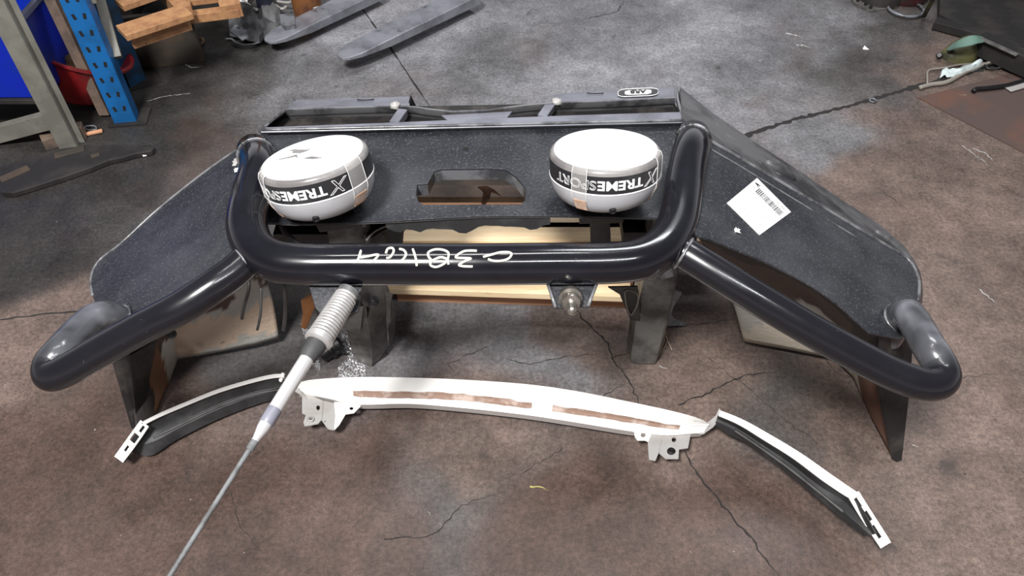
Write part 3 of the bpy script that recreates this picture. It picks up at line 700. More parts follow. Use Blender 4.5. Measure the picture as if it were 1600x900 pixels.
# --- muddy liners under the wings down to the floor
def liner(side):
    if side < 0:
        top = [(376, 385), (350, 405), (310, 435), (260, 470), (215, 500), (165, 520), (150, 500)]
        bot = [P(436, 528, .03), P(400, 538, .03), P(350, 548, .03), P(277, 561, .03), P(262, 600, .02), P(240, 655, .01), P(214, 690, .0)]
    else:
        top = [(1088, 366), (1110, 374), (1150, 390), (1190, 406), (1235, 428), (1275, 450), (1310, 475), (1340, 502), (1360, 520), (1410, 520)]
        bot = [P(1160, 506, .03), P(1163, 533, .03), P(1230, 545, .03), P(1305, 560, .03), P(1335, 590, .02), P(1365, 660, .01), P(1393, 712, 0)]
    n, mrow = 60, 30
    T = resample([WP(side, a, b, -.006) for a, b in top], n); Bt = resample(bot, n)
    verts = []; cols = []
    for j in range(mrow):
        v = j / (mrow - 1)
        for i in range(n):
            u = i / (n - 1); p = T[i].lerp(Bt[i], v)
            p += Vector((0, .05 * math.sin(math.pi * v), 0))
            verts.append(p)
            w = noise.noise((u * 5, v * 4, side * 3)) * .16 + noise.noise((u * 18, v * 12, 7)) * .06
            d = v + w
            dark = Vector((.03, .024, .021)); brown = Vector((.085, .055, .042)); tan = Vector((.60, .47, .36)); silv = Vector((.42, .41, .38)); org = Vector((.24, .125, .07))
            if side < 0:
                c = brown if d < .52 else (silv if d < .66 else (tan if d < .93 else silv))
                if u > .55:
                    e = u + w * .5
                    if e > .92: c = dark
                    elif e > .80: c = dark * 1.1 if v < .55 or e > .86 else org
                    elif e > .66: c = org if d > .45 else brown
                    else: c = silv * 1.2 if d > .6 else brown
            else:
                c = Vector((.075, .052, .042)) if d < .5 else (silv * .9 if d < .8 else Vector((.5, .45, .37)))
                if u > .72: c = Vector((.12, .06, .04)) if v > .5 else dark
                if d < .12: c = dark
            cols.append(tuple(c))
    faces = [(j * n + i, j * n + i + 1, (j + 1) * n + i + 1, (j + 1) * n + i) for j in range(mrow - 1) for i in range(n - 1)]
    me = bpy.data.meshes.new('wing_liner'); me.from_pydata(verts, [], faces); me.update()
    at = me.color_attributes.new('tone', 'FLOAT_COLOR', 'POINT'); at.data.foreach_set('color', np.concatenate([np.array(cols), np.ones((len(cols), 1))], 1).ravel())
    o = link('wing_liner', me, M['liner'], bb, True); s = o.modifiers.new('solid', 'SOLIDIFY'); s.thickness = .003; s.offset = 0
    tag(o, 'brown and silver mud-caked liner')
liner(-1); liner(1)
# narrow wing ends that stand on the floor
sheet('wing_foot', [[WP(1, 1376, 520, -.01), P(1370, 600, .18), P(1394, 718, .002)], [WP(1, 1405, 510, -.01), P(1398, 600, .175), P(1401, 722, .002)], [WP(1, 1430, 486, -.004), P(1421, 612, .16), P(1409, 719, .002)]], M['blackmetal'], bb, .004)
sheet('wing_foot', [[WP(-1, 146, 480, -.004), P(174, 562, .19), P(205, 668, .002)], [WP(-1, 170, 490, -.01), P(190, 560, .19), P(212, 673, .002)], [WP(-1, 190, 500, -.01), P(203, 556, .20), P(217, 668, .002)]], M['blackmetal'], bb, .004)
sheet('wing_foot', [[P(203, 556, .20), P(210, 620, .1), P(214, 668, .002)], [P(246, 530, .22), P(232, 600, .1), P(222, 655, .01)]], M['blackmetal'], bb, .003)
# hanging cables and screws by the left liner
for pts, r in (([(389, 436, .42), (388, 455, .40), (381, 480, .36), (378, 498, .33)], .0035), ([(444, 444, .45), (446, 470, .41), (445, 500, .35), (443, 516, .32)], .0042), ([(408, 450, .30), (407, 490, .25), (402, 515, .2)], .003)):
    tube('loose_cable', catmull([P(*q) for q in pts], 6), r, M['rubber_grey'], bb, 10)
lathe('liner_bolt', [(0, .004), (.006, .004), (.007, .001), (.011, .001), (.011, -.003)], frame(P(268, 522, .20), (0, -.7, .7)), M['blackmetal'], bb, 12)
# --- mounting brackets down to the floor
def bracket(side):
    if side > 0:
        f = P(1009, 569); x0, y0 = f.x, f.y; w = .058
        bm = bmesh.new()
        z1 = .50
        rows = []
        prof = [(-w / 2 - .016, .055), (-w / 2 - .012, .0), (-w / 2 + .004, -.006), (w / 2 - .006, -.006), (w / 2, 0), (w / 2, .06)]
        for z, s, dx in ((z1, 1.05, -.004), (.36, 1, 0), (.25, 1.1, .0), (.17, 1.08, 0), (.08, 1.0, 0), (.03, .98, 0), (.006, .92, 0)):
            rows.append([Vector((x0 + dx + a * s, y0 + b + .03 * max(0, .1 - z), z)) for a, b in prof])
        o = sheet('mounting_bracket', rows, M['greysteel'], bb, .005)
        # side wing plates
        poly('bracket_gusset', [P(1033, 449, .22), P(1040, 446, .23), P(1066, 458, .20), P(1052, 480, .15), P(1045, 506, .08), P(1026, 508, .08), P(1024, 470, .17)], M['lightsteel'], o, .004, down=(0, .7, -.7))
        poly('bracket_foot', [P(1046, 490, .07), P(1058, 500, .04), P(1074, 505, .03), P(1070, 509, .02), P(1040, 509, .04)], M['lightsteel'], o, .004, down=(0, .7, -.7))
        sheet('bracket_web', [[P(950, 447, .36), P(968, 458, .3), P(975, 475, .24), P(985, 498, .17)], [P(996, 446, .36), P(998, 455, .31), P(999, 475, .24), P(1000, 500, .17)]], M['blackmetal'], o, .003)
        tube('cable_loop', catmull([P(*q) for q in ((976, 456, .33), (984, 453, .34), (997, 461, .33), (995, 478, .27), (986, 492, .2), (980, 482, .24), (977, 465, .3), (976, 456, .33))], 5), .0016, M['wire'], o, 8)
        poly('bracket_plate', [P(1030, 432, .38), P(1050, 418, .42), P(1052, 432, .39), P(1034, 437, .37)], M['lightsteel'], o, .004, down=(0, .7, -.7))
        return o
    f = P(584, 569); x0, y0 = f.x, f.y
    prof = [(-.052, .04), (-.046, 0), (-.01, -.008), (.004, -.012), (.03, .01), (.05, .05)]
    rows = []
    for z, s, dx in ((.50, .8, 0), (.40, .85, 0), (.3, .95, .0), (.22, 1.1, .004), (.14, 1.15, .006), (.07, 1.08, .002), (.03, .95, -.002), (.008, .70, -.006)):
        rows.append([Vector((x0 + dx + a * s, y0 + b, z)) for a, b in prof])
    o = sheet('mounting_bracket', rows, M['greysteel'], bb, .006)
    tube('bracket_bush', [P(584, 470, .26), P(583, 474, .235)], .012, M['lightsteel'], o, 20)
    sheet('torn_edge', [[P(600, 455, .3), P(602, 480, .25), P(604, 510, .18), P(606, 540, .09)], [P(612, 458, .28), P(608, 476, .25), P(609, 500, .2), P(607, 530, .1)]], M['greysteel'], o, .004)
    poly('bracket_slot', [P(569, 495, .19), P(573, 480, .225), P(577, 482, .222), P(572, 510, .16)], M['darkhole'], o, .002, down=(0, .7, -.7))
    poly('bracket_plate', [P(483, 446, .40), P(560, 446, .40), P(556, 490, .32), P(520, 515, .26), P(500, 510, .27)], M['blackmetal'], o, .005, down=(0, .7, -.7))
    poly('side_plate', [P(524, 486, .24), P(568, 478, .25), P(562, 522, .14), P(528, 512, .17)], M['greysteel'], o, .004, down=(0, .7, -.7))
    poly('grip_edge', [P(470, 470, .20), P(486, 458, .24), P(503, 452, .25), P(478, 515, .10), P(470, 512, .10), P(473, 490, .15)], M['rust'], o, .004, down=(0, .7, -.7))
    return o
bracket(1); bracket(-1)
# --- aerial tabs under the hoop
def tab(pix, z0, name='aerial_tab'):
    return poly(name, [P(a, b, z0 - (b - 440) * .0004) for a, b in pix], M['plate'], bb, .006, bevel=.001, down=(0, .75, -.65))
tb = tab([(855, 444), (932, 444), (924, 474), (918, 479), (868, 481), (863, 474)], .53)
tab([(482, 444), (566, 444), (560, 486), (548, 490), (500, 490), (492, 480)], .53)
for a, b in (((856, 444), (868, 480)), ((932, 444), (919, 478))): tube('tab_flange', [P(a[0], a[1], .535), P(b[0], b[1], .525)], .003, M['rim'], tb, 8)
bp0 = P(891, 461, .535); bd = (P(893, 486, .545) - bp0).normalized(); bd = Vector((0, -.85, .25)).normalized()
lathe('tab_bolt', [(0, -.012), (.012, -.012), (.021, 0), (.021, .010), (.017, .012), (.018, .02), (.016, .026), (.009, .027), (.009, .040), (.0085, .052), (.005, .056), (0, .057)], frame(P(891, 462, .53), bd), M['bolt'], tb, 6 * 4)

# --- aerial
A0 = P(541, 463, .535); A1 = P(262, 905, .50); AD = (A1 - A0).normalized()
def AP(px):    # distance along aerial for photo x
    best = min(range(400), key=lambda k: abs(800 + F * ((A0 + AD * k * .002).x / (((A0 + AD * k * .002).y) * cp + (H - (A0 + AD * k * .002).z) * sp)) - px)); return best * .002
FA = frame(A0, AD)
d_sp0, d_sp1, d_f1, d_r1, d_t1 = 0, AP(499), AP(480), AP(420), AP(398)
aer = lathe('aerial', [(.0, -.012), (.020, -.012), (.020, 0), (.014, .002), (.0165, d_sp1), (0, d_sp1)], FA, M['whip'], bb, 32); tag(aer, 'aerial with silver coil spring and long thin whip')
bm = bmesh.new(); turns = 15; pts = []
for k in range(turns * 18 + 1):
    t = k / (turns * 18); a = 2 * math.pi * turns * t; rr = .0185 + .0025 * t
    pts.append(FA @ Vector((rr * math.cos(a), rr * math.sin(a), t * d_sp1)))
tube_bm(bm, pts, .0029, 8); bm_obj('coil_spring', bm, M['spring'], aer, True)
lathe('spring_collar', [(0.0, d_sp1 - .002), (.0245, d_sp1 - .002), (.0245, d_sp1 + .006), (.019, d_sp1 + .010), (.0, d_sp1 + .010)], FA, M['spring'], aer, 32)
lathe('black_ferrule', [(.0185, d_sp1 + .004), (.0185, d_sp1 + .02), (.0145, d_f1 - .004), (.0130, d_f1 + .002), (0, d_f1 + .002)], FA, M['rubber'], aer, 24)
lathe('whip_base', [(.0, d_f1 - .004), (.0122, d_f1 - .004), (.0122, d_f1 + .02), (.0112, d_r1), (.0095, d_r1 + .004), (0, d_r1 + .004)], FA, M['chrome'], aer, 24)
lathe('tape_wrap', [(.0110, d_r1 - .02), (.0120, d_r1 - .018), (.0115, d_r1 + .008), (.0100, d_r1 + .010)], FA, M['duct'], aer, 24)
lathe('taper_joint', [(.0105, d_r1 + .009), (.0100, d_r1 + .018), (.0062, d_t1 - .006), (.0062, d_t1), (0, d_t1)], FA, M['chrome'], aer, 24)
lathe('whip_sleeve', [(0, d_t1 - .001), (.0066, d_t1 - .001), (.0062, d_t1 + .014), (.004, d_t1 + .016)], FA, M['whip'], aer, 20)
prof = [(0.0, d_t1 + .005), (.0043, d_t1 + .005)]
Lw = 1.0
for k in range(1, 220):
    t = k / 219; prof.append(((.0040 - .0020 * t) + (.00035 if k % 2 else 0), d_t1 + .01 + t * Lw))
prof.append((0, d_t1 + .011 + Lw)); lathe('whip', prof, FA, M['whip'], aer, 12)

# --- dark bits visible through the hoop
bar('cross_member', P(435, 352, .40), P(605, 352, .40), .09, .03, M['blackmetal'], bb)
bar('cross_member', P(970, 352, .40), P(1085, 352, .40), .08, .03, M['blackmetal'], bb)
sheet('inner_brace', [[P(918, 333, .45), P(962, 333, .45)], [P(922, 345, .42), P(953, 343, .42)], [P(923, 392, .32), P(955, 392, .32)]], M['blackmetal'], bb, .004)
sheet('inner_brace', [[P(605, 348, .44), P(636, 346, .44)], [P(600, 372, .38), P(630, 362, .38)], [P(604, 400, .3), P(628, 400, .3)]], M['blackmetal'], bb, .004)
poly('tray_plate', [P(405, 340, .34), P(478, 338, .34), P(500, 398, .30), P(420, 398, .30)], M['blackmetal'], bb, .004, down=(0, .7, -.7))
poly('tray_plate', [P(508, 345, .34), P(590, 345, .34), P(582, 398, .30), P(500, 398, .30)], M['blackmetal'], bb, .004, down=(0, .7, -.7))
tube('loose_cable', catmull([P(*q) for q in ((640, 347, .44), (610, 355, .43), (590, 366, .42), (574, 378, .41), (560, 392, .40))], 5), .0045, M['rubber_grey'], bb, 10)
tube('loose_cable', catmull([P(*q) for q in ((630, 344, .46), (606, 352, .45), (585, 362, .44), (572, 376, .43))], 5), .002, M['wire'], bb, 8)
tube('loose_cable', catmull([P(*q) for q in ((556, 342, .44), (562, 355, .43), (570, 368, .42), (576, 385, .4))], 5), .004, M['greysteel'], bb, 10)
tube('loose_cable', catmull([P(*q) for q in ((440, 352, .45), (447, 365, .44), (458, 376, .43), (476, 390, .42))], 5), .007, M['rubber_grey'], bb, 12)
lathe('bracket_screw', [(0, .01), (.009, .008), (.013, .002), (.013, -.004)], frame(P(567, 346, .46), (0, -.5, 1)), M['greysteel'], bb, 6)
lathe('bracket_screw', [(0, .01), (.009, .008), (.013, .002), (.013, -.004)], frame(P(583, 340, .46), (0, -.5, 1)), M['greysteel'], bb, 16)
lathe('bracket_screw', [(0, .006), (.008, .005), (.011, .001), (.011, -.003)], frame(P(1118, 374, .45), (0, -.5, 1)), M['blackmetal'], bb, 16)
bar('wing_hinge', P(1092, 366, .445), P(1130, 378, .44), .022, .006, M['blackmetal'], bb)

# ================================================================== WHITE TRIM ON THE FLOOR
tr = thing('bumper_trim', P(800, 640), 'long curved white painted car bumper trim strip with black rubber flaps lying on floor', 'car trim')
NT = 60
tp_ = [(462, 603), (472, 596), (500, 592), (560, 589), (640, 590), (720, 593), (820, 600), (900, 611), (980, 627), (1050, 642), (1090, 653), (1108, 662)]
md_ = [(466, 606), (480, 604), (510, 604), (560, 609), (640, 611), (720, 614), (820, 626), (900, 637), (980, 650), (1050, 662), (1085, 664), (1108, 664)]
gr_ = [(470, 610), (490, 611), (520, 616), (570, 622), (640, 623), (720, 627), (820, 638), (900, 649), (980, 661), (1050, 671), (1080, 670), (1104, 668)]
bt_ = [(474, 614), (496, 619), (525, 625), (562, 632), (640, 631), (720, 637), (820, 648), (900, 660), (980, 673), (1040, 680), (1072, 678), (1100, 676)]
def LP(p, z, n=NT): return resample(catmull([P(a, b, z) for a, b in p], 5), n)
sheet('centre_strip', [[p + Vector((0, .004, -.05)) for p in LP(tp_, .062)], LP(tp_, .062), LP(md_, .072)], M['white'], tr, .002)
sheet('centre_groove', [LP(md_, .072), LP([((a[0] + b[0]) / 2, (a[1] + b[1]) / 2) for a, b in zip(md_, gr_)], .063), LP(gr_, .064)], M['white'], tr, .002)
def part(p, i0, i1): return p[i0:i1]
for i0, i1 in ((8, 35), (37, 56)):
    rows = [LP([(a[0], a[1] + .8) for a in md_], .0732)[i0:i1], [p + Vector((0, 0, .0016)) for p in LP([((a[0] + b[0]) / 2, (a[1] + b[1]) / 2) for a, b in zip(md_, gr_)], .0645)[i0:i1]], LP(gr_, .0652)[i0:i1]]
    mrow = rows[1]
    # ragged dried mud along the groove
    r0 = [a.lerp(b, -.15 + .35 * random.random() * (1 if 2 < k < len(mrow) - 3 else 2)) for k, (a, b) in enumerate(zip(rows[0], rows[1]))]
    r2 = [a.lerp(b, .3 * random.random()) for a, b in zip(rows[2], rows[1])]
    tag(sheet('dried_mud', [r0, mrow, r2], M['mud'], tr, .0006, offset=1), 'brown dried dirt in the groove')
sheet('lower_strip', [LP(gr_, .064), LP(bt_, .056), [p + Vector((0, .012, -.035)) for p in LP(bt_, .056)]], M['white'], tr, .002)
def hole(cpx, cpy, z, rx, ry, n=12): return [P(cpx + rx * math.cos(2 * math.pi * k / n), cpy + ry * math.sin(2 * math.pi * k / n), z) for k in range(n)]
def fpoly(name, pix, z, m, parent, holes=(), th=.0025):
    return poly(name, [P(a, b, z) for a, b in pix], m, parent, th, [hole(*h[:2], z, *h[2:]) for h in holes])
brl = fpoly('mounting_lug', [(472, 615), (495, 622), (505, 626), (503, 655), (497, 662), (476, 666), (474, 660), (478, 648), (472, 646)], .045, M['whitegrey'], tr, [(497, 637, 3, 4), (486, 655, 6, 5)])
fpoly('lug_fold', [(505, 626), (522, 630), (530, 645), (521, 672), (512, 670), (502, 656)], .043, M['whitegrey'], brl)
fpoly('lug_tab', [(522, 628), (566, 632), (553, 645), (540, 647), (530, 664), (522, 672), (524, 650)], .044, M['white'], brl, [(549, 638, 3.2, 2.6)])
brr = fpoly('mounting_lug', [(1037, 672), (1080, 674), (1075, 700), (1061, 702), (1060, 717), (1040, 717), (1030, 708), (1033, 690)], .045, M['whitegrey'], tr, [(1053, 687, 3.6, 4), (1049, 705, 7, 6)])
fpoly('lug_fold', [(1018, 672), (1038, 672), (1033, 690), (1030, 706), (1024, 720), (1014, 718), (1012, 690)], .047, M['whitegrey'], brr)
fpoly('lug_tab', [(990, 670), (1020, 672), (1013, 690), (1008, 688), (996, 688), (992, 682)], .048, M['white'], brr, [(1005, 680, 4, 3.2)])
for c_, r_ in (((486, 655), .0075), ((1049, 705), .0085)):
    lathe('lug_grommet', [(r_, -.004), (r_, .002), (r_ * .6, .003), (r_ * .55, -.004)], Matrix.Translation(P(*c_, .046)), M['black'] if c_[0] > 900 else M['whitegrey'], tr, 20)
# joints at both ends of the centre
sheet('end_joint', [[P(457, 597, .06), P(463, 603, .06), P(470, 612, .055)], [P(461, 612, .05), P(472, 618, .048), P(480, 624, .045)]], M['whitegrey'], tr, .002)
sheet('end_joint', [[P(1085, 657, .07), P(1104, 661, .068), P(1118, 650, .07), P(1124, 638, .075)], [P(1080, 677, .05), P(1098, 679, .05), P(1114, 668, .055), P(1128, 650, .072)]], M['whitegrey'], tr, .002)
# side strips
ls = [(224, 658), (250, 645), (290, 628), (340, 608), (390, 593), (425, 585), (443, 584)]
sl = sheet('side_strip', [[p + Vector((0, .004, -.03)) for p in LP(ls, .085)], LP(ls, .085), LP([(a + 1, b + 5) for a, b in ls], .088)], M['white'], tr, .002)
bar('strip_end', P(443, 583, .088), P(438, 596, .07), .008, .006, M['white'], sl)
lf0 = [(222, 662), (250, 650), (290, 633), (340, 613), (390, 598), (425, 590), (440, 589)]
lf1 = [(205, 690), (240, 680), (285, 658), (340, 632), (390, 614), (430, 606), (448, 604)]
lf2 = [(206, 706), (236, 712), (275, 688), (335, 658), (390, 636), (430, 624), (450, 620)]
sheet('rubber_flap', [LP(lf0, .084), LP([((a[0] + b[0]) / 2, (a[1] + b[1]) / 2) for a, b in zip(lf0, lf1)], .060), LP(lf1, .045), LP([((a[0] * 2 + b[0]) / 3, (a[1] * 2 + b[1]) / 3) for a, b in zip(lf1, lf2)], .040), LP(lf2, .012)], M['rubber'], sl, .0025)
tube('flap_bead', LP([(a, b + 4) for a, b in lf1[1:]], .042), .0038, M['rubber_grey'], sl, 8)
def flange(name, a, b, w, slots, z, par, side):
    a, b = P(*a, z), P(*b, z * .5); d = (b - a).normalized(); s = Vector((d.y, -d.x, 0)).normalized() * side; L = (b - a).length
    pt = lambda u, v: a + d * L * u + s * w * v + Vector((0, 0, 0))
    o = [pt(0, 0), pt(.3, -.05), pt(.6, -.05), pt(1, .0), pt(.98, 1), pt(.6, 1.05), pt(.3, 1.05), pt(0, 1)]
    hs = [[pt(u0, v0), pt(u1, v0), pt(u1, v1), pt(u0, v1)] for u0, u1, v0, v1 in slots]
    f = poly(name, o, M['white'], par, .002, hs); 
    bars = [pt(k / 10, 0) for k in range(11)]
    tube('flange_lip', bars, .0025, M['white'], f, 8)
    poly('flange_back', [q + Vector((0, 0, -.008)) for q in (pt(.05, .1), pt(.95, .1), pt(.95, .9), pt(.05, .9))], M['darkhole'], f, .001)
    return f
flange('end_flange', (221, 657), (180, 714), .026, ((.06, .22, .4, .75), (.30, .50, .12, .85), (.62, .76, .3, .6)), .085, sl, -1)
rs_ = [(1125, 641), (1160, 655), (1200, 677), (1250, 707), (1300, 742), (1338, 768), (1346, 772)]
sr = sheet('side_strip', [[p + Vector((0, .004, -.03)) for p in LP(rs_, .10)], LP(rs_, .10), LP([(1123, 649), (1155, 663), (1194, 687), (1240, 716), (1288, 752), (1328, 778), (1337, 777)], .104)], M['white'], tr, .002)
rf0 = [(1121, 650), (1153, 664), (1192, 688), (1238, 717), (1286, 753), (1326, 780), (1334, 782)]
rf1 = [(1119, 660), (1147, 676), (1180, 700), (1228, 733), (1276, 772), (1318, 806), (1330, 820)]
rf2 = [(1116, 665), (1140, 680), (1168, 694), (1210, 724), (1262, 766), (1310, 806), (1350, 838)]
rf2b = [(1367, 835)]
rf0 = [(1121, 650), (1153, 664), (1192, 688), (1238, 717), (1286, 753), (1332, 776), (1368, 834)]
rf1 = [(1119, 658), (1147, 672), (1180, 694), (1228, 728), (1276, 766), (1318, 800), (1360, 836)]
sheet('rubber_flap', [LP(rf0, .098), LP([((a[0] + b[0]) / 2, (a[1] + b[1]) / 2) for a, b in zip(rf0, rf1)], .072), LP(rf1, .070), LP(rf2, .05)], M['rubber'], sr, .0025)
tube('flap_bead', LP([(a, b) for a, b in rf1[1:-1]], .072), .0038, M['rubber_grey'], sr, 8)
flange('end_flange', (1340, 768), (1391, 848), .026, ((.06, .24, .35, .7), (.34, .52, .2, .85), (.60, .84, .35, .7)), .10, sr, 1)

# ================================================================== SMALL THINGS NEAR THE BAR
gc = P(519, 556); Fm = frame(gc + Vector((0, 0, .028)), (.75, .45, .25))
cap = lathe('filler_cap', [(0, -.028), (.018, -.028), (.022, -.024), (.022, -.006), (.026, -.004), (.026, .004), (.023, .006), (.024, .016), (.029, .018), (.029, .028), (.02, .030), (.018, .022), (0, .022)], Fm, M['black'], None, 24)
tag(cap, 'black ribbed plastic cap lying beside the aerial spring on silver crumbs', 'cap')
bm = bmesh.new(); rb = random.Random(11)
pr = [(535, 515), (548, 530), (552, 560), (560, 580), (585, 585), (575, 545), (560, 525)]
def inpoly(p, pts):
    c = False; n = len(pts)
    for i in range(n):
        a, b = pts[i], pts[(i + 1) % n]
        if (a[1] > p[1]) != (b[1] > p[1]) and p[0] < (b[0] - a[0]) * (p[1] - a[1]) / (b[1] - a[1]) + a[0]: c = not c
    return c
zones = [[(533, 512), (545, 512), (568, 545), (572, 590), (530, 592), (528, 575), (545, 560), (534, 535)], [(486, 560), (498, 556), (502, 580), (493, 580)], [(470, 505), (482, 500), (480, 520), (474, 522)]]
cnt = 0
while cnt < 700:
    q = (rb.uniform(468, 590), rb.uniform(500, 594))
    if not any(inpoly(q, z) for z in zones): continue
    cnt += 1; c = P(*q) + Vector((0, 0, .0015)); s = rb.uniform(.0008, .0022)
    R = Matrix.Rotation(rb.uniform(0, 6), 3, Vector((rb.random(), rb.random(), 1)))
    box_bm(bm, c, R @ Vector((s, 0, 0)), R @ Vector((0, s * .8, 0)), R @ Vector((0, 0, s * .5)))
o = bm_obj('glass_crumbs', bm, M['crumb']); tag(o, 'glittering silver crumbs scattered round the black cap', 'debris', kind='stuff')
# straw bundle
bm = bmesh.new()
for a in ([(1033, 512), (1040, 522), (1042, 535), (1030, 555)], [(1035, 512), (1040, 525), (1046, 538), (1050, 547)], [(1030, 513), (1038, 516), (1045, 524)], [(1034, 514), (1038, 530), (1031, 550)], [(1033, 513), (1040, 511), (1038, 516)]):
    tube_bm(bm, catmull([P(x_, y_, .006) for x_, y_ in a], 4), .0012, 6)
tag(bm_obj('straw_bundle', bm, M['string'], None, True), 'small bundle of dry straw strands beside the right mounting bracket', 'straw')

# pallet under the bar
pu = thing('pallet', P(800, 360), 'pale pine pallet lying on the floor beneath the bull bar', 'pallet')
def plank(par, a, b, w, t, z, m): return bar('board', P(*a, z), P(*b, z), w, t, m, par)
plank(pu, (596, 366), (1125, 366), .075, .02, .13, M['pine'])
plank(pu, (592, 353), (1060, 358), .06, .03, .105, M['pine_orange'])
plank(pu, (820, 350), (1075, 350), .05, .02, .13, M['pine'])
bar('stringer', P(622, 452, .02), P(985, 462, .02), .05, .06, M['pine_orange'], pu)
plank(pu, (600, 442), (985, 455), .06, .02, .075, M['pine'])
plank(pu, (600, 400), (1000, 400), .09, .02, .12, M['pine'])
plank(pu, (600, 322), (900, 322), .08, .02, .13, M['pine_orange']); plank(pu, (610, 300), (900, 300), .09, .02, .13, M['darkcard']); plank(pu, (610, 268), (900, 268), .08, .02, .13, M['pine'])
bar('stringer', P(606, 345, .06), P(612, 440, .05), .05, .08, M['pine_orange'], pu); bar('stringer', P(960, 340, .06), P(975, 440, .05), .05, .08, M['pine_orange'], pu)
bar('board', P(640, 303, .20), P(850, 303, .20), .05, .02, M['oldwood'], pu)
# leaf in the opening and paper behind
lf = [P(a, b, .30) for a, b in ((752, 318), (755, 300), (746, 292), (760, 290), (772, 296), (785, 308), (776, 303), (768, 300), (764, 312), (758, 320))]
leaf = poly('dry_leaf', lf, M['leaf'], None, .0008); tag(leaf, 'curled brown dry leaf inside the cutout of the centre panel', 'leaf')
pp = poly('paper_scrap', [P(a, b, .02) for a, b in ((474, 348), (505, 346), (516, 362), (508, 373), (482, 374))], mat('stained_paper', (.62, .6, .57), .8, second=(.2, .14, .11), scale=25, lo=.52, hi=.6), None, .001); tag(pp, 'stained white paper scrap on the floor seen below the left spotlight', 'paper')

# ================================================================== BACKGROUND LEFT
def upright(foot, w, d, h, rz, m, par, holes=False, name='post'):
    bm = bmesh.new(); R = Matrix.Rotation(rz, 3, 'Z'); t = .003
    f = Vector((foot.x, foot.y, 0))
    box_bm(bm, f + Vector((0, 0, h / 2)), R @ Vector((w / 2, 0, 0)), R @ Vector((0, t / 2, 0)), (0, 0, h / 2))
    for s in (-1, 1): box_bm(bm, f + R @ Vector((s * w / 2, d / 2, 0)) + Vector((0, 0, h / 2)), R @ Vector((t / 2, 0, 0)), R @ Vector((0, d / 2, 0)), (0, 0, h / 2))
    nf = len(bm.faces)
    if holes:
        z = .06
        while z < h:
            for s in (-1, 1):
                c = f + R @ Vector((s * w * .22, -t / 2 - .0006, 0)) + Vector((0, 0, z))
                ax = R @ Vector((.0045, 0, 0)); az = Vector((0, 0, .009)); q = Matrix.Rotation(math.radians(12 * s), 3, R @ Vector((0, 1, 0)))
                box_bm(bm, c, q @ ax, R @ Vector((0, .0006, 0)), q @ az)
            z += .055
    bm.faces.ensure_lookup_table()
    for f_ in bm.faces[nf:]: f_.material_index = 1
    o = bm_obj(name, bm, m, par, False); o.data.materials.append(M['darkhole'])
    return o
g = thing('storage_rack', P(110, 232), 'grey-green painted steel rack frame leg with low cross beam at left edge', 'rack')
fp = P(107, 231)
upright(fp, .055, .035, 1.3, math.radians(8), M['greypaint'], g)
bar('side_flange', Vector((fp.x + .027, fp.y + .03, 0)), Vector((fp.x + .027, fp.y + .03, 1.3)), .035, .004, M['greypaint'], g, up=(0, 1, 0))
ya = fp.y + .02
bar('beam', PY(82, 186, ya), PY(-60, 224, ya), .03, .055, M['greypaint'], g)
bar('beam', PY(20, 48, ya + .25), PY(-80, 70, ya + .25), .03, .05, M['greypaint'], g)
wb = box('wood_block', P(112, 222) + Vector((.012, .02, .025)), (.03, .02, .025), M['oldwood'], None, .3); tag(wb, 'small wooden block at the foot of the grey rack leg', 'wood block')
wb = box('wood_block', P(86, 228) + Vector((-.01, .0, .02)), (.02, .02, .02), M['oldwood'], None, .6); tag(wb, 'chipped wooden block left of the grey rack leg foot', 'wood block')
# blue tub
tub = thing('storage_tub', P(40, 150), 'royal blue plastic tub standing on the low rack beam at the left edge', 'tub')
yT = ya + .05
a_, b_2 = PY(94, 160, yT + .02), PY(-90, 196, yT + .02)
zb = .16; yf = ya + .03; xr = PY(93, 168, yf).x
def tubpt(x, y, z): return Vector((x, y, z))
zt = .43
xr1 = xr - .0; 
rowsf = []
bm = bmesh.new()
q0 = [tubpt(xr - .02, yf, zb), tubpt(xr - .02, yf + .30, zb), tubpt(xr - .7, yf + .30, zb), tubpt(xr - .7, yf, zb)]
q1 = [tubpt(xr + .02, yf - .02, zt), tubpt(xr + .02, yf + .34, zt), tubpt(xr - .72, yf + .34, zt), tubpt(xr - .72, yf - .02, zt)]
v0 = [bm.verts.new(q) for q in q0]; v1 = [bm.verts.new(q) for q in q1]
bm.faces.new(v0)
for k in range(4): bm.faces.new((v0[k], v0[(k + 1) % 4], v1[(k + 1) % 4], v1[k]))
o = bm_obj('tub_body', bm, M['tub'], tub); s = o.modifiers.new('s', 'SOLIDIFY'); s.thickness = .004
bm = bmesh.new()
for k in range(4): bar_bm(bm, q1[k], q1[(k + 1) % 4], .016, .014)
bm_obj('tub_rim', bm, M['tubrim'], tub)
box('shelf_board', (xr - .39, yf + .16, zb - .012), (.36, .17, .008), M['dark'], g)
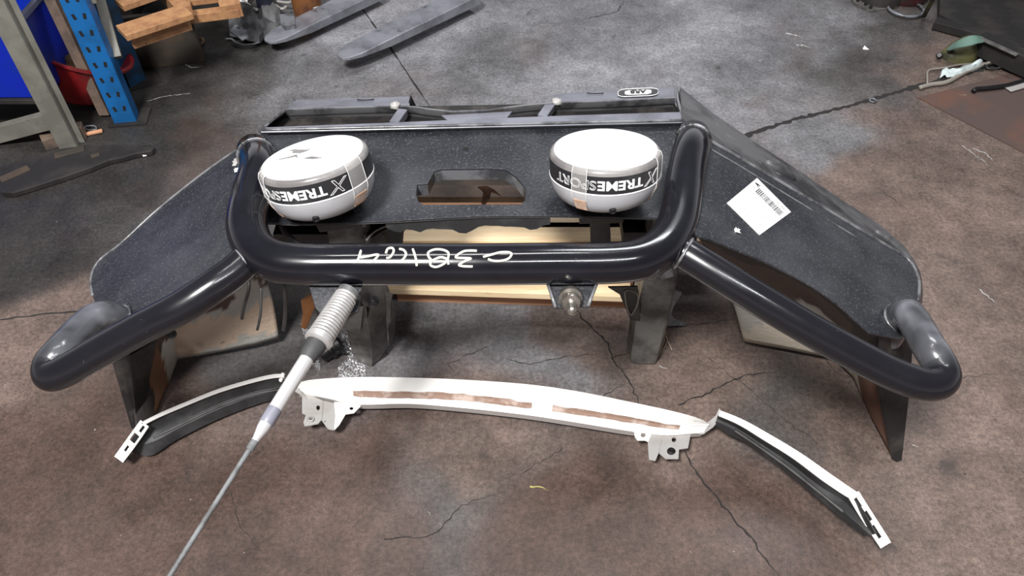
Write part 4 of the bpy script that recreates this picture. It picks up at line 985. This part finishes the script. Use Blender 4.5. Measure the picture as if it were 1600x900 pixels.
# blue racking upright
br = thing('rack_upright', P(205, 190), 'blue slotted pallet racking upright frame with two posts standing on the concrete', 'rack')
f1 = P(197, 193); f2 = P(217, 132)
upright(f1, .070, .05, 1.6, math.radians(10), M['blue'], br, True)
upright(f2, .07, .05, 1.6, math.radians(60), M['bluedark'], br, False)
bm = bmesh.new(); lathe_bm(bm, [(0, 0), (.0, 0)], Matrix.Identity(4), 4); bm.free()
bar('shade_deck', Vector((-2.7, 2.75, 1.35)), Vector((-1.05, 2.75, 1.35)), 1.0, .03, M['oldwood'], br)  # unseen deck added overhead to shade the floor under the pallets
box('foot_plate', f1 + Vector((.005, .03, .003)), (.062, .05, .003), M['dark'], br, .15, 0)
box('foot_plate', f2 + Vector((.0, .02, .003)), (.06, .05, .003), M['dark'], br, .6, 0)
for z in (.42, 1.0):
    bar('brace', Vector((f1.x + .03, f1.y + .04, z)), Vector((f2.x, f2.y + .0, z + .02)), .03, .025, M['greypaint'], br)
bar('brace', Vector((f1.x + .035, f1.y + .05, .22)), Vector((f2.x - .005, f2.y, .42)), .03, .025, M['greypaint'], br)
# timber batten leaning beside the blue post
tb_ = bar('timber_batten', P(166, 182) + Vector((0, 0, .01)), Vector((f1.x - .09, f1.y + .02, 1.4)), .035, .02, M['oldwood'], None, up=(0, 1, 0)); tag(tb_, 'rough timber batten standing just left of the blue slotted post', 'timber')
# red basin with rags
Rb = thing('red_basin', P(150, 190), 'broken red plastic basin tipped on its side behind the blue post', 'basin')
cb = Vector((-1.46, 2.37, .185)); Fb = frame(cb, (.40, .22, .87)) @ Matrix.Scale(.92, 4)
lathe('basin_shell', [(0, -.17), (.10, -.17), (.125, -.15), (.155, -.04), (.17, -.005), (.182, .0), (.182, .008), (.168, .008), (.15, -.03), (.12, -.14), (0, -.155)], Fb, M['red'], Rb, 36)
bm = bmesh.new()
bmesh.ops.create_icosphere(bm, subdivisions=4, radius=1)
for v in bm.verts:
    d = 1 + .35 * noise.noise(v.co * 3) + .12 * noise.noise(v.co * 9); v.co = Vector((v.co.x * .10 * d, v.co.y * .10 * d, v.co.z * .055 * d)); v.co = Fb @ (v.co + Vector((.04, -.02, -.055)))
rg = bm_obj('rag_pile', bm, M['rag'], None, True); tag(rg, 'brown dirty rags stuffed in the red basin', 'rags')
cr = bar('wood_chip', P(128, 211, .006), P(160, 204, .008), .014, .008, M['pine_orange'], None); tag(cr, 'orange wood splinter on the floor below the red basin', 'wood chip')
sw = tube('wire_scrap', catmull([P(a, b, .01) for a, b in ((128, 198), (138, 203), (150, 202), (148, 197), (136, 197), (130, 201))], 5), .003, M['lightsteel'], None, 8); tag(sw, 'small bent silver wire scrap beside the orange wood splinter', 'wire')
# flat black moulding on the floor
pts = [(0, 291), (0, 262), (40, 246), (68, 238), (80, 234), (130, 227), (160, 226), (236, 226), (241, 231), (236, 236), (210, 240), (190, 246), (170, 250), (140, 262), (100, 276), (50, 292), (20, 301), (0, 300)]
mo = poly('plastic_moulding', [P(a, b, .02) for a, b in pts], M['dark'], None, .019, bevel=.003); tag(mo, 'long flat black plastic moulding on the floor below the grey rack leg', 'moulding')
for a, b, w in (((85, 244), (132, 232), .03), ((142, 245), (156, 241), .018), ((0, 282), (45, 262), .03)):
    bar('moulding_ridge', P(*a, .021), P(*b, .021), w, .006, M['darkcard'], mo)
cz = tube('cigarette_butt', [P(223, 243, .006), P(235, 240, .006)], .0052, M['chalk'], None, 12); tag(cz, 'white cigarette-sized stub near the tip of the black moulding', 'stub')
tw = tube('twig', [P(44, 296, .003), P(54, 291, .003)], .0018, M['olive'], None, 6); tag(tw, 'short yellow twig on the floor beside the black moulding', 'twig')
# dark backdrop things behind the racks
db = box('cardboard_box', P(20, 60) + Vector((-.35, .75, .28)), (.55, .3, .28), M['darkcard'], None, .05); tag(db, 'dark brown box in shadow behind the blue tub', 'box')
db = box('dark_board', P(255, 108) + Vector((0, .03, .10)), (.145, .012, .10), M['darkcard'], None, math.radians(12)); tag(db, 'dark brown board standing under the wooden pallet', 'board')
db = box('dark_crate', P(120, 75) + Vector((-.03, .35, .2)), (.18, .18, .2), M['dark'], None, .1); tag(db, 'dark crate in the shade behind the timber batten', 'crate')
# wooden pallets stacked on the rack
def pallet_bg(cx, cy, z, L, Wd, rz, label, nb=3):
    t = thing('pallet', P(cx, cy, z), label, 'pallet'); o = t.location.copy(); R = Matrix.Rotation(rz, 3, 'Z')
    for k in range(nb):
        yy = -Wd / 2 + Wd * k / (nb - 1)
        bar('board', o + R @ Vector((-L / 2, yy, .09)), o + R @ Vector((L / 2, yy, .09)), .10, .02, M['pallet'], t)
    for k in range(3):
        xx = -L / 2 + .03 + (L - .06) * k / 2
        bar('stringer', o + R @ Vector((xx, -Wd / 2 - .04, .045)), o + R @ Vector((xx, Wd / 2 + .04, .045)), .045, .07, M['pallet'], t)
    bar('bottom_board', o + R @ Vector((-L / 2, -Wd / 2, .0)), o + R @ Vector((L / 2, -Wd / 2, .0)), .09, .018, M['pallet'], t)
    return t
def span_board(par, a, b, z, w, t, m=None, zb=None): return bar('board', P(*a, z), P(*b, zb if zb is not None else z), w, t, m or M['pallet'], par)
p1 = thing('pallet', P(240, 45, .25), 'orange-brown wooden pallet tilted behind the blue racking, over the dark board', 'pallet')
span_board(p1, (190, 52), (294, 18), .30, .085, .02); span_board(p1, (186, 8), (262, -18), .31, .07, .02)
bar('stringer', P(205, 64, .265), P(296, 34, .265), .02, .05, M['pallet'], p1)
span_board(p1, (152, 24), (172, 66), .14, .08, .02)
bar('stringer', P(262, -10, .27), P(290, 22, .28), .05, .05, M['pallet'], p1)
span_board(p1, (200, -8), (285, -30), .31, .06, .02)
p2 = thing('pallet', P(330, 15, .25), 'wooden pallet corner right of the tilted pallet at the top edge', 'pallet')
span_board(p2, (296, 27), (374, 17), .24, .04, .03); bar('stringer', P(362, 18, .25), P(350, -30, .26), .07, .05, M['pallet'], p2); bar('stringer', P(290, 18, .25), P(272, -20, .26), .05, .05, M['pallet'], p2)
span_board(p2, (285, 2), (350, -6), .26, .05, .02)
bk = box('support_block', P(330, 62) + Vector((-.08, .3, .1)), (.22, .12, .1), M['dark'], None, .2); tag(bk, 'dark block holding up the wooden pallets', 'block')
sc_ = ring('rusty_ring', P(303, 66, .012), (0, 0, 1), .035, .006, M['rag'], None); tag(sc_, 'small brown ring on the floor below the pallets', 'ring')
# scrap car parts beyond
jk = thing('scrap_bracket', P(400, 60), 'crumpled grey metal car bracket lying beside the fork tine tip', 'car part')
rows = []
for j in range(7):
    r_ = []
    for i in range(10):
        a = P(362 + i * 9, 24 + j * 7 + i * 1.2, .0); h = .03 + .04 * noise.noise((i * .7, j * .8, 2)) + .04 * (1 - j / 6); r_.append(Vector((a.x, a.y, max(.012, h))))
    rows.append(r_)
sheet('bracket_body', rows, M['skirt'], jk, .004)
poly('bracket_plate', [P(a, b, .10) for a, b in ((358, 48), (368, 38), (385, 46), (388, 58), (378, 62))], M['lightsteel'], jk, .004, [[P(a, b, .10) for a, b in ((368, 43), (372, 41), (377, 45), (372, 45))]])
tube('bracket_edge', catmull([P(a, b, .015) for a, b in ((352, 61), (362, 61), (368, 66), (380, 70), (396, 69), (405, 66))], 4), .004, M['lightsteel'], jk, 8)
db = bar('navy_post', P(421, 30) , P(421, 30) + Vector((0, .03, .5)), .06, .05, M['navy'], None, up=(0, 1, 0)); tag(db, 'dark navy upright beside the rusty column', 'post')
wj = thing('scrap_casting', P(440, 25), 'pale grey metal casting left of the rusty column', 'car part')
poly('casting_plate', [P(a, b, .08) for a, b in ((436, 22), (460, 20), (462, 42), (446, 44), (438, 36))], M['lightsteel'], wj, .02, bevel=.002)
tube('casting_hose', catmull([P(a, b, .06) for a, b in ((374, -4), (392, 10), (402, 16))], 4), .006, M['whitegrey'], wj, 8)
for pts_ in ([(430, 8), (440, 14), (448, 10)], [(432, 2), (452, 4), (458, -2)], [(490, 14), (500, 12), (512, 18)]): tube('casting_hose', catmull([P(a, b, .05) for a, b in pts_], 4), .006, M['whitegrey'], wj, 8)
ws = poly('white_sheet', [P(a, b, .06) for a, b in ((372, 0), (386, -2), (388, 8), (378, 12))], M['sticker'], None, .003); tag(ws, 'small white sheet scrap beside the pallet corner at the top', 'sheet')
c0_ = P(479, 31); rc = lathe('rusty_column', [(0, 0), (.058, 0), (.058, 1.1), (0, 1.1)], Matrix.Translation(c0_ + Vector((0, .05, 0))), M['rust'], None, 28); tag(rc, 'rusty brown round column behind the left fork tine', 'column')
# fork tines
fk = thing('forklift', P(640, 60), 'forklift reaching two worn steel tines across the floor at the top edge', 'forklift')
def tine(tip, back, z, w, par):
    a, b = P(*tip, z), P(*back, z); d = (b - a); L = d.length * 1.25; d.normalize(); s = Vector((d.y, -d.x, 0)); bm = bmesh.new(); secs = []
    for u, hw, zt_, zb_ in ((0, .015, .006, -.004), (.03, .032, .008, -.005), (.10, .045, .010, -.008), (.3, .048, .012, -.02), (1, .05, .012, -.03), ):
        c = a + d * L * u if u > .05 else a + d * (u * L * 1.0)
        k = w / .1
        secs.append([bm.verts.new(c + s * hw * k + Vector((0, 0, zt_))), bm.verts.new(c - s * hw * k + Vector((0, 0, zt_))), bm.verts.new(c - s * hw * k * .96 + Vector((0, 0, zb_))), bm.verts.new(c + s * hw * k * .96 + Vector((0, 0, zb_)))])
    for p, q in zip(secs, secs[1:]):
        for k in range(4): bm.faces.new((p[k], p[(k + 1) % 4], q[(k + 1) % 4], q[k]))
    bm.faces.new(secs[0]); bm.faces.new(secs[-1])
    return bm_obj('fork_tine', bm, M['fork'], par, False, .003)
tine((531, 91), (700, 8), .07, .105, fk); tine((417, 66), (560, -4), .06, .10, fk)

# ================================================================== BACKGROUND RIGHT
fpz = .004
pl = poly('steel_plate', [P(a, b, fpz) for a, b in ((1434, 152), (1606, 108), (1700, 140), (1660, 270), (1606, 241))], M['rustplate'], None, .004, down=(0, 0, -1)); tag(pl, 'rusty flat steel plate set on the floor at the right edge', 'steel plate')
# green bag
gb = thing('green_bag', P(1510, 85), 'crumpled green and olive plastic bag on the floor near the right edge', 'bag')
def lump(name, pix, h, m, par, seed=0):
    cx = sum(a for a, b in pix) / len(pix); cy = sum(b for a, b in pix) / len(pix); bm = bmesh.new(); rings = []
    out_ = catmull([P(a, b) for a, b in pix + pix[:1]], 5)[:-1]; c = P(cx, cy)
    for k, (s, hh) in enumerate(((1, 0), (.97, .25), (.85, .6), (.6, .9), (.3, 1.0))):
        rings.append([bm.verts.new(c.lerp(p, s) + Vector((0, 0, h * hh * (1 + .35 * noise.noise(p * 14 + Vector((seed, k, 0))))))) for p in out_])
    for a, b in zip(rings, rings[1:]):
        n = len(a)
        for k in range(n): bm.faces.new((a[k], a[(k + 1) % n], b[(k + 1) % n], b[k]))
    bm.faces.new(rings[-1]); return bm_obj(name, bm, m, par, True)
lump('bag_body', [(1466, 88), (1480, 96), (1505, 100), (1522, 98), (1530, 84), (1524, 72), (1500, 70), (1478, 78)], .06, M['olive'], gb, 1)
rows = [[P(a, b, z) for a, b, z in ((1477, 77, .02), (1492, 66, .07), (1508, 58, .10), (1524, 55, .11), (1538, 58, .08))], [P(a, b, z) for a, b, z in ((1482, 79, .05), (1496, 74, .09), (1510, 71, .11), (1524, 68, .12), (1537, 66, .09))]]
rows = [catmull(r, 4) for r in rows]; sheet('bag_fold', rows, M['green'], gb, .004)
lathe('bag_cap', [(0, .012), (.008, .012), (.012, .004), (.012, -.004)], frame(P(1468, 87, .02), (-.5, -.6, .6)), M['black'], gb, 14)
ti = thing('paper_tissue', P(1495, 118), 'crumpled white tissue lying on the floor joint near the right edge', 'tissue')
ti.location.z = 0
rows = []
for j in range(6):
    r_ = []
    for i in range(12):
        u = i / 11; v = j / 5; a = 1467 + u * 62; b = 124 - u * 14 - 6 + v * 12 * (1 - .7 * abs(u - .45) * 1.4)
        p = P(a, b); r_.append(Vector((p.x, p.y, .006 + .03 * abs(noise.noise((i * .6, j * .8, 4))) + .02 * math.sin(math.pi * v))))
    rows.append(r_)
sheet('tissue_sheet', rows, M['tissue'], ti, .0015)
wr = tube('bent_wire', catmull([P(a, b, .012) for a, b in ((1449, 130), (1449, 116), (1453, 109), (1475, 106), (1500, 101), (1530, 99), (1560, 99))], 5), .0035, M['wire'], None, 8); tag(wr, 'bent grey wire lying between the green bag and white tissue', 'wire')
ho = tube('thin_hose', catmull([P(a, b, .01) for a, b in ((1437, 137), (1455, 132), (1480, 128), (1510, 112), (1545, 99), (1600, 90))], 5), .008, M['wire'], None, 10); tag(ho, 'thin grey hose running along the floor joint under the tissue', 'hose')
cl = tube('cable_coil', catmull([P(a, b, .012) for a, b in ((1535, 104), (1545, 98), (1560, 97), (1570, 102), (1556, 107), (1542, 106), (1548, 100), (1580, 98), (1600, 104))], 5), .004, M['rubber'], None, 8); tag(cl, 'small coil of dark cable right of the white tissue', 'cable')
hk = tube('black_hook', catmull([P(a, b, .015) for a, b in ((1521, 142), (1526, 139), (1540, 138), (1556, 136), (1575, 133), (1600, 126))], 5), .008, M['black'], None, 10); tag(hk, 'black hooked cable end lying on the rusty floor plate', 'cable')
pr_ = bar('paper_strip', P(1575, 140, .01), P(1610, 130, .01), .03, .004, M['whitegrey'], None); tag(pr_, 'torn pale strip lying on the rusty plate at the right edge', 'scrap')
# black machine base with beams
ds = thing('machine_stand', P(1570, 60), 'black steel machine stand with long base beams at the right edge', 'machine stand')
bar('base_beam', P(1528, 66, .05), P(1640, 116, .05), .06, .07, M['dark'], ds); bar('base_beam', P(1460, 36, .02), P(1640, 84, .02), .05, .03, M['dark'], ds)
bar('base_strip', P(1532, 60, .09), P(1590, 86, .09), .02, .006, M['greysteel'], ds)
box('stand_panel', P(1560, 30) + Vector((.30, .18, .35)), (.38, .1, .34), M['navy'], ds, -.25); poly('base_tray', [P(a, b, .03) for a, b in ((1468, 22), (1470, -20), (1640, -20), (1640, 104), (1532, 62), (1500, 40))], M['dark'], ds, .03, down=(0, 0, -1))
mb = thing('pillar_drill', P(1360, 5), 'oily machine column foot bolted on a square steel plate at the top right', 'machine base')
poly('foot_plate', [P(a, b, .01) for a, b in ((1328, -8), (1336, 6), (1360, 17), (1402, 10), (1398, -14))], M['greysteel'], mb, .01, down=(0, 0, -1))
lathe('foot_housing', [(0, 0), (.09, 0), (.085, .05), (.06, .12), (.055, .4), (0, .4)], Matrix.Translation(P(1372, 0)), M['dark'], mb, 20)
for q in ((1340, 2), (1352, 8), (1360, 13)): lathe('anchor_bolt', [(0, .012), (.007, .012), (.007, 0)], Matrix.Translation(P(*q, .01)), M['blackmetal'], mb, 6)
mt = thing('electric_motor', P(1420, 2), 'dark red oily motor beside the machine foot at the top right', 'motor')
lathe('motor_body', [(0, 0), (.09, 0), (.10, .02), (.10, .16), (.08, .18), (0, .18)], Matrix.Translation(P(1416, 2) + Vector((0, .04, 0))), mat('oily_red', (.07, .012, .012), .4, second=(.02, .02, .02), scale=9), mt, 24)
ring('motor_ring', P(1415, 13, .012), (0, 0, 1), .07, .006, M['lightsteel'], mt)
sk = bar('yellow_stick', P(1443, 26, .01), P(1460, -5, .2), .016, .008, M['olive'], None); tag(sk, 'thin yellowish stick leaning beside the dark motor', 'stick')
for q, s_ in (((1352, 75), .008), ((1328, 55), .004), ((1248, 105), .004), ((836, 84), .004), ((1590, 158), .01), ((1364, 157), .009)):
    pass
fl = thing('paint_flakes', P(1351, 75), 'small white flake on bare concrete left of the green bag', 'flake')
poly('flake', [P(a, b, .003) for a, b in ((1348, 76), (1351, 71), (1354, 74), (1358, 77), (1351, 77))], M['chalk'], fl, .002)
wf = ring('steel_washer', P(1364, 157, .004), (0, 0, 1), .011, .003, M['lightsteel'], None); tag(wf, 'small steel washer lying in the wide floor joint', 'washer')
# forklift behind the forks (dark wheel and red body just out of the top)
lathe('wheel', [(0, -.07), (.12, -.07), (.16, -.06), (.17, 0), (.16, .06), (.12, .07), (0, .07)], frame(P(790, -8) + Vector((0, .12, .17)), (1, .6, 0)), M['rubber'], fk, 36)

# ================================================================== WALLS AND ROOF OUT OF SIGHT
# (the workshop stays open around the camera; daylight comes in from the sky through the open front)
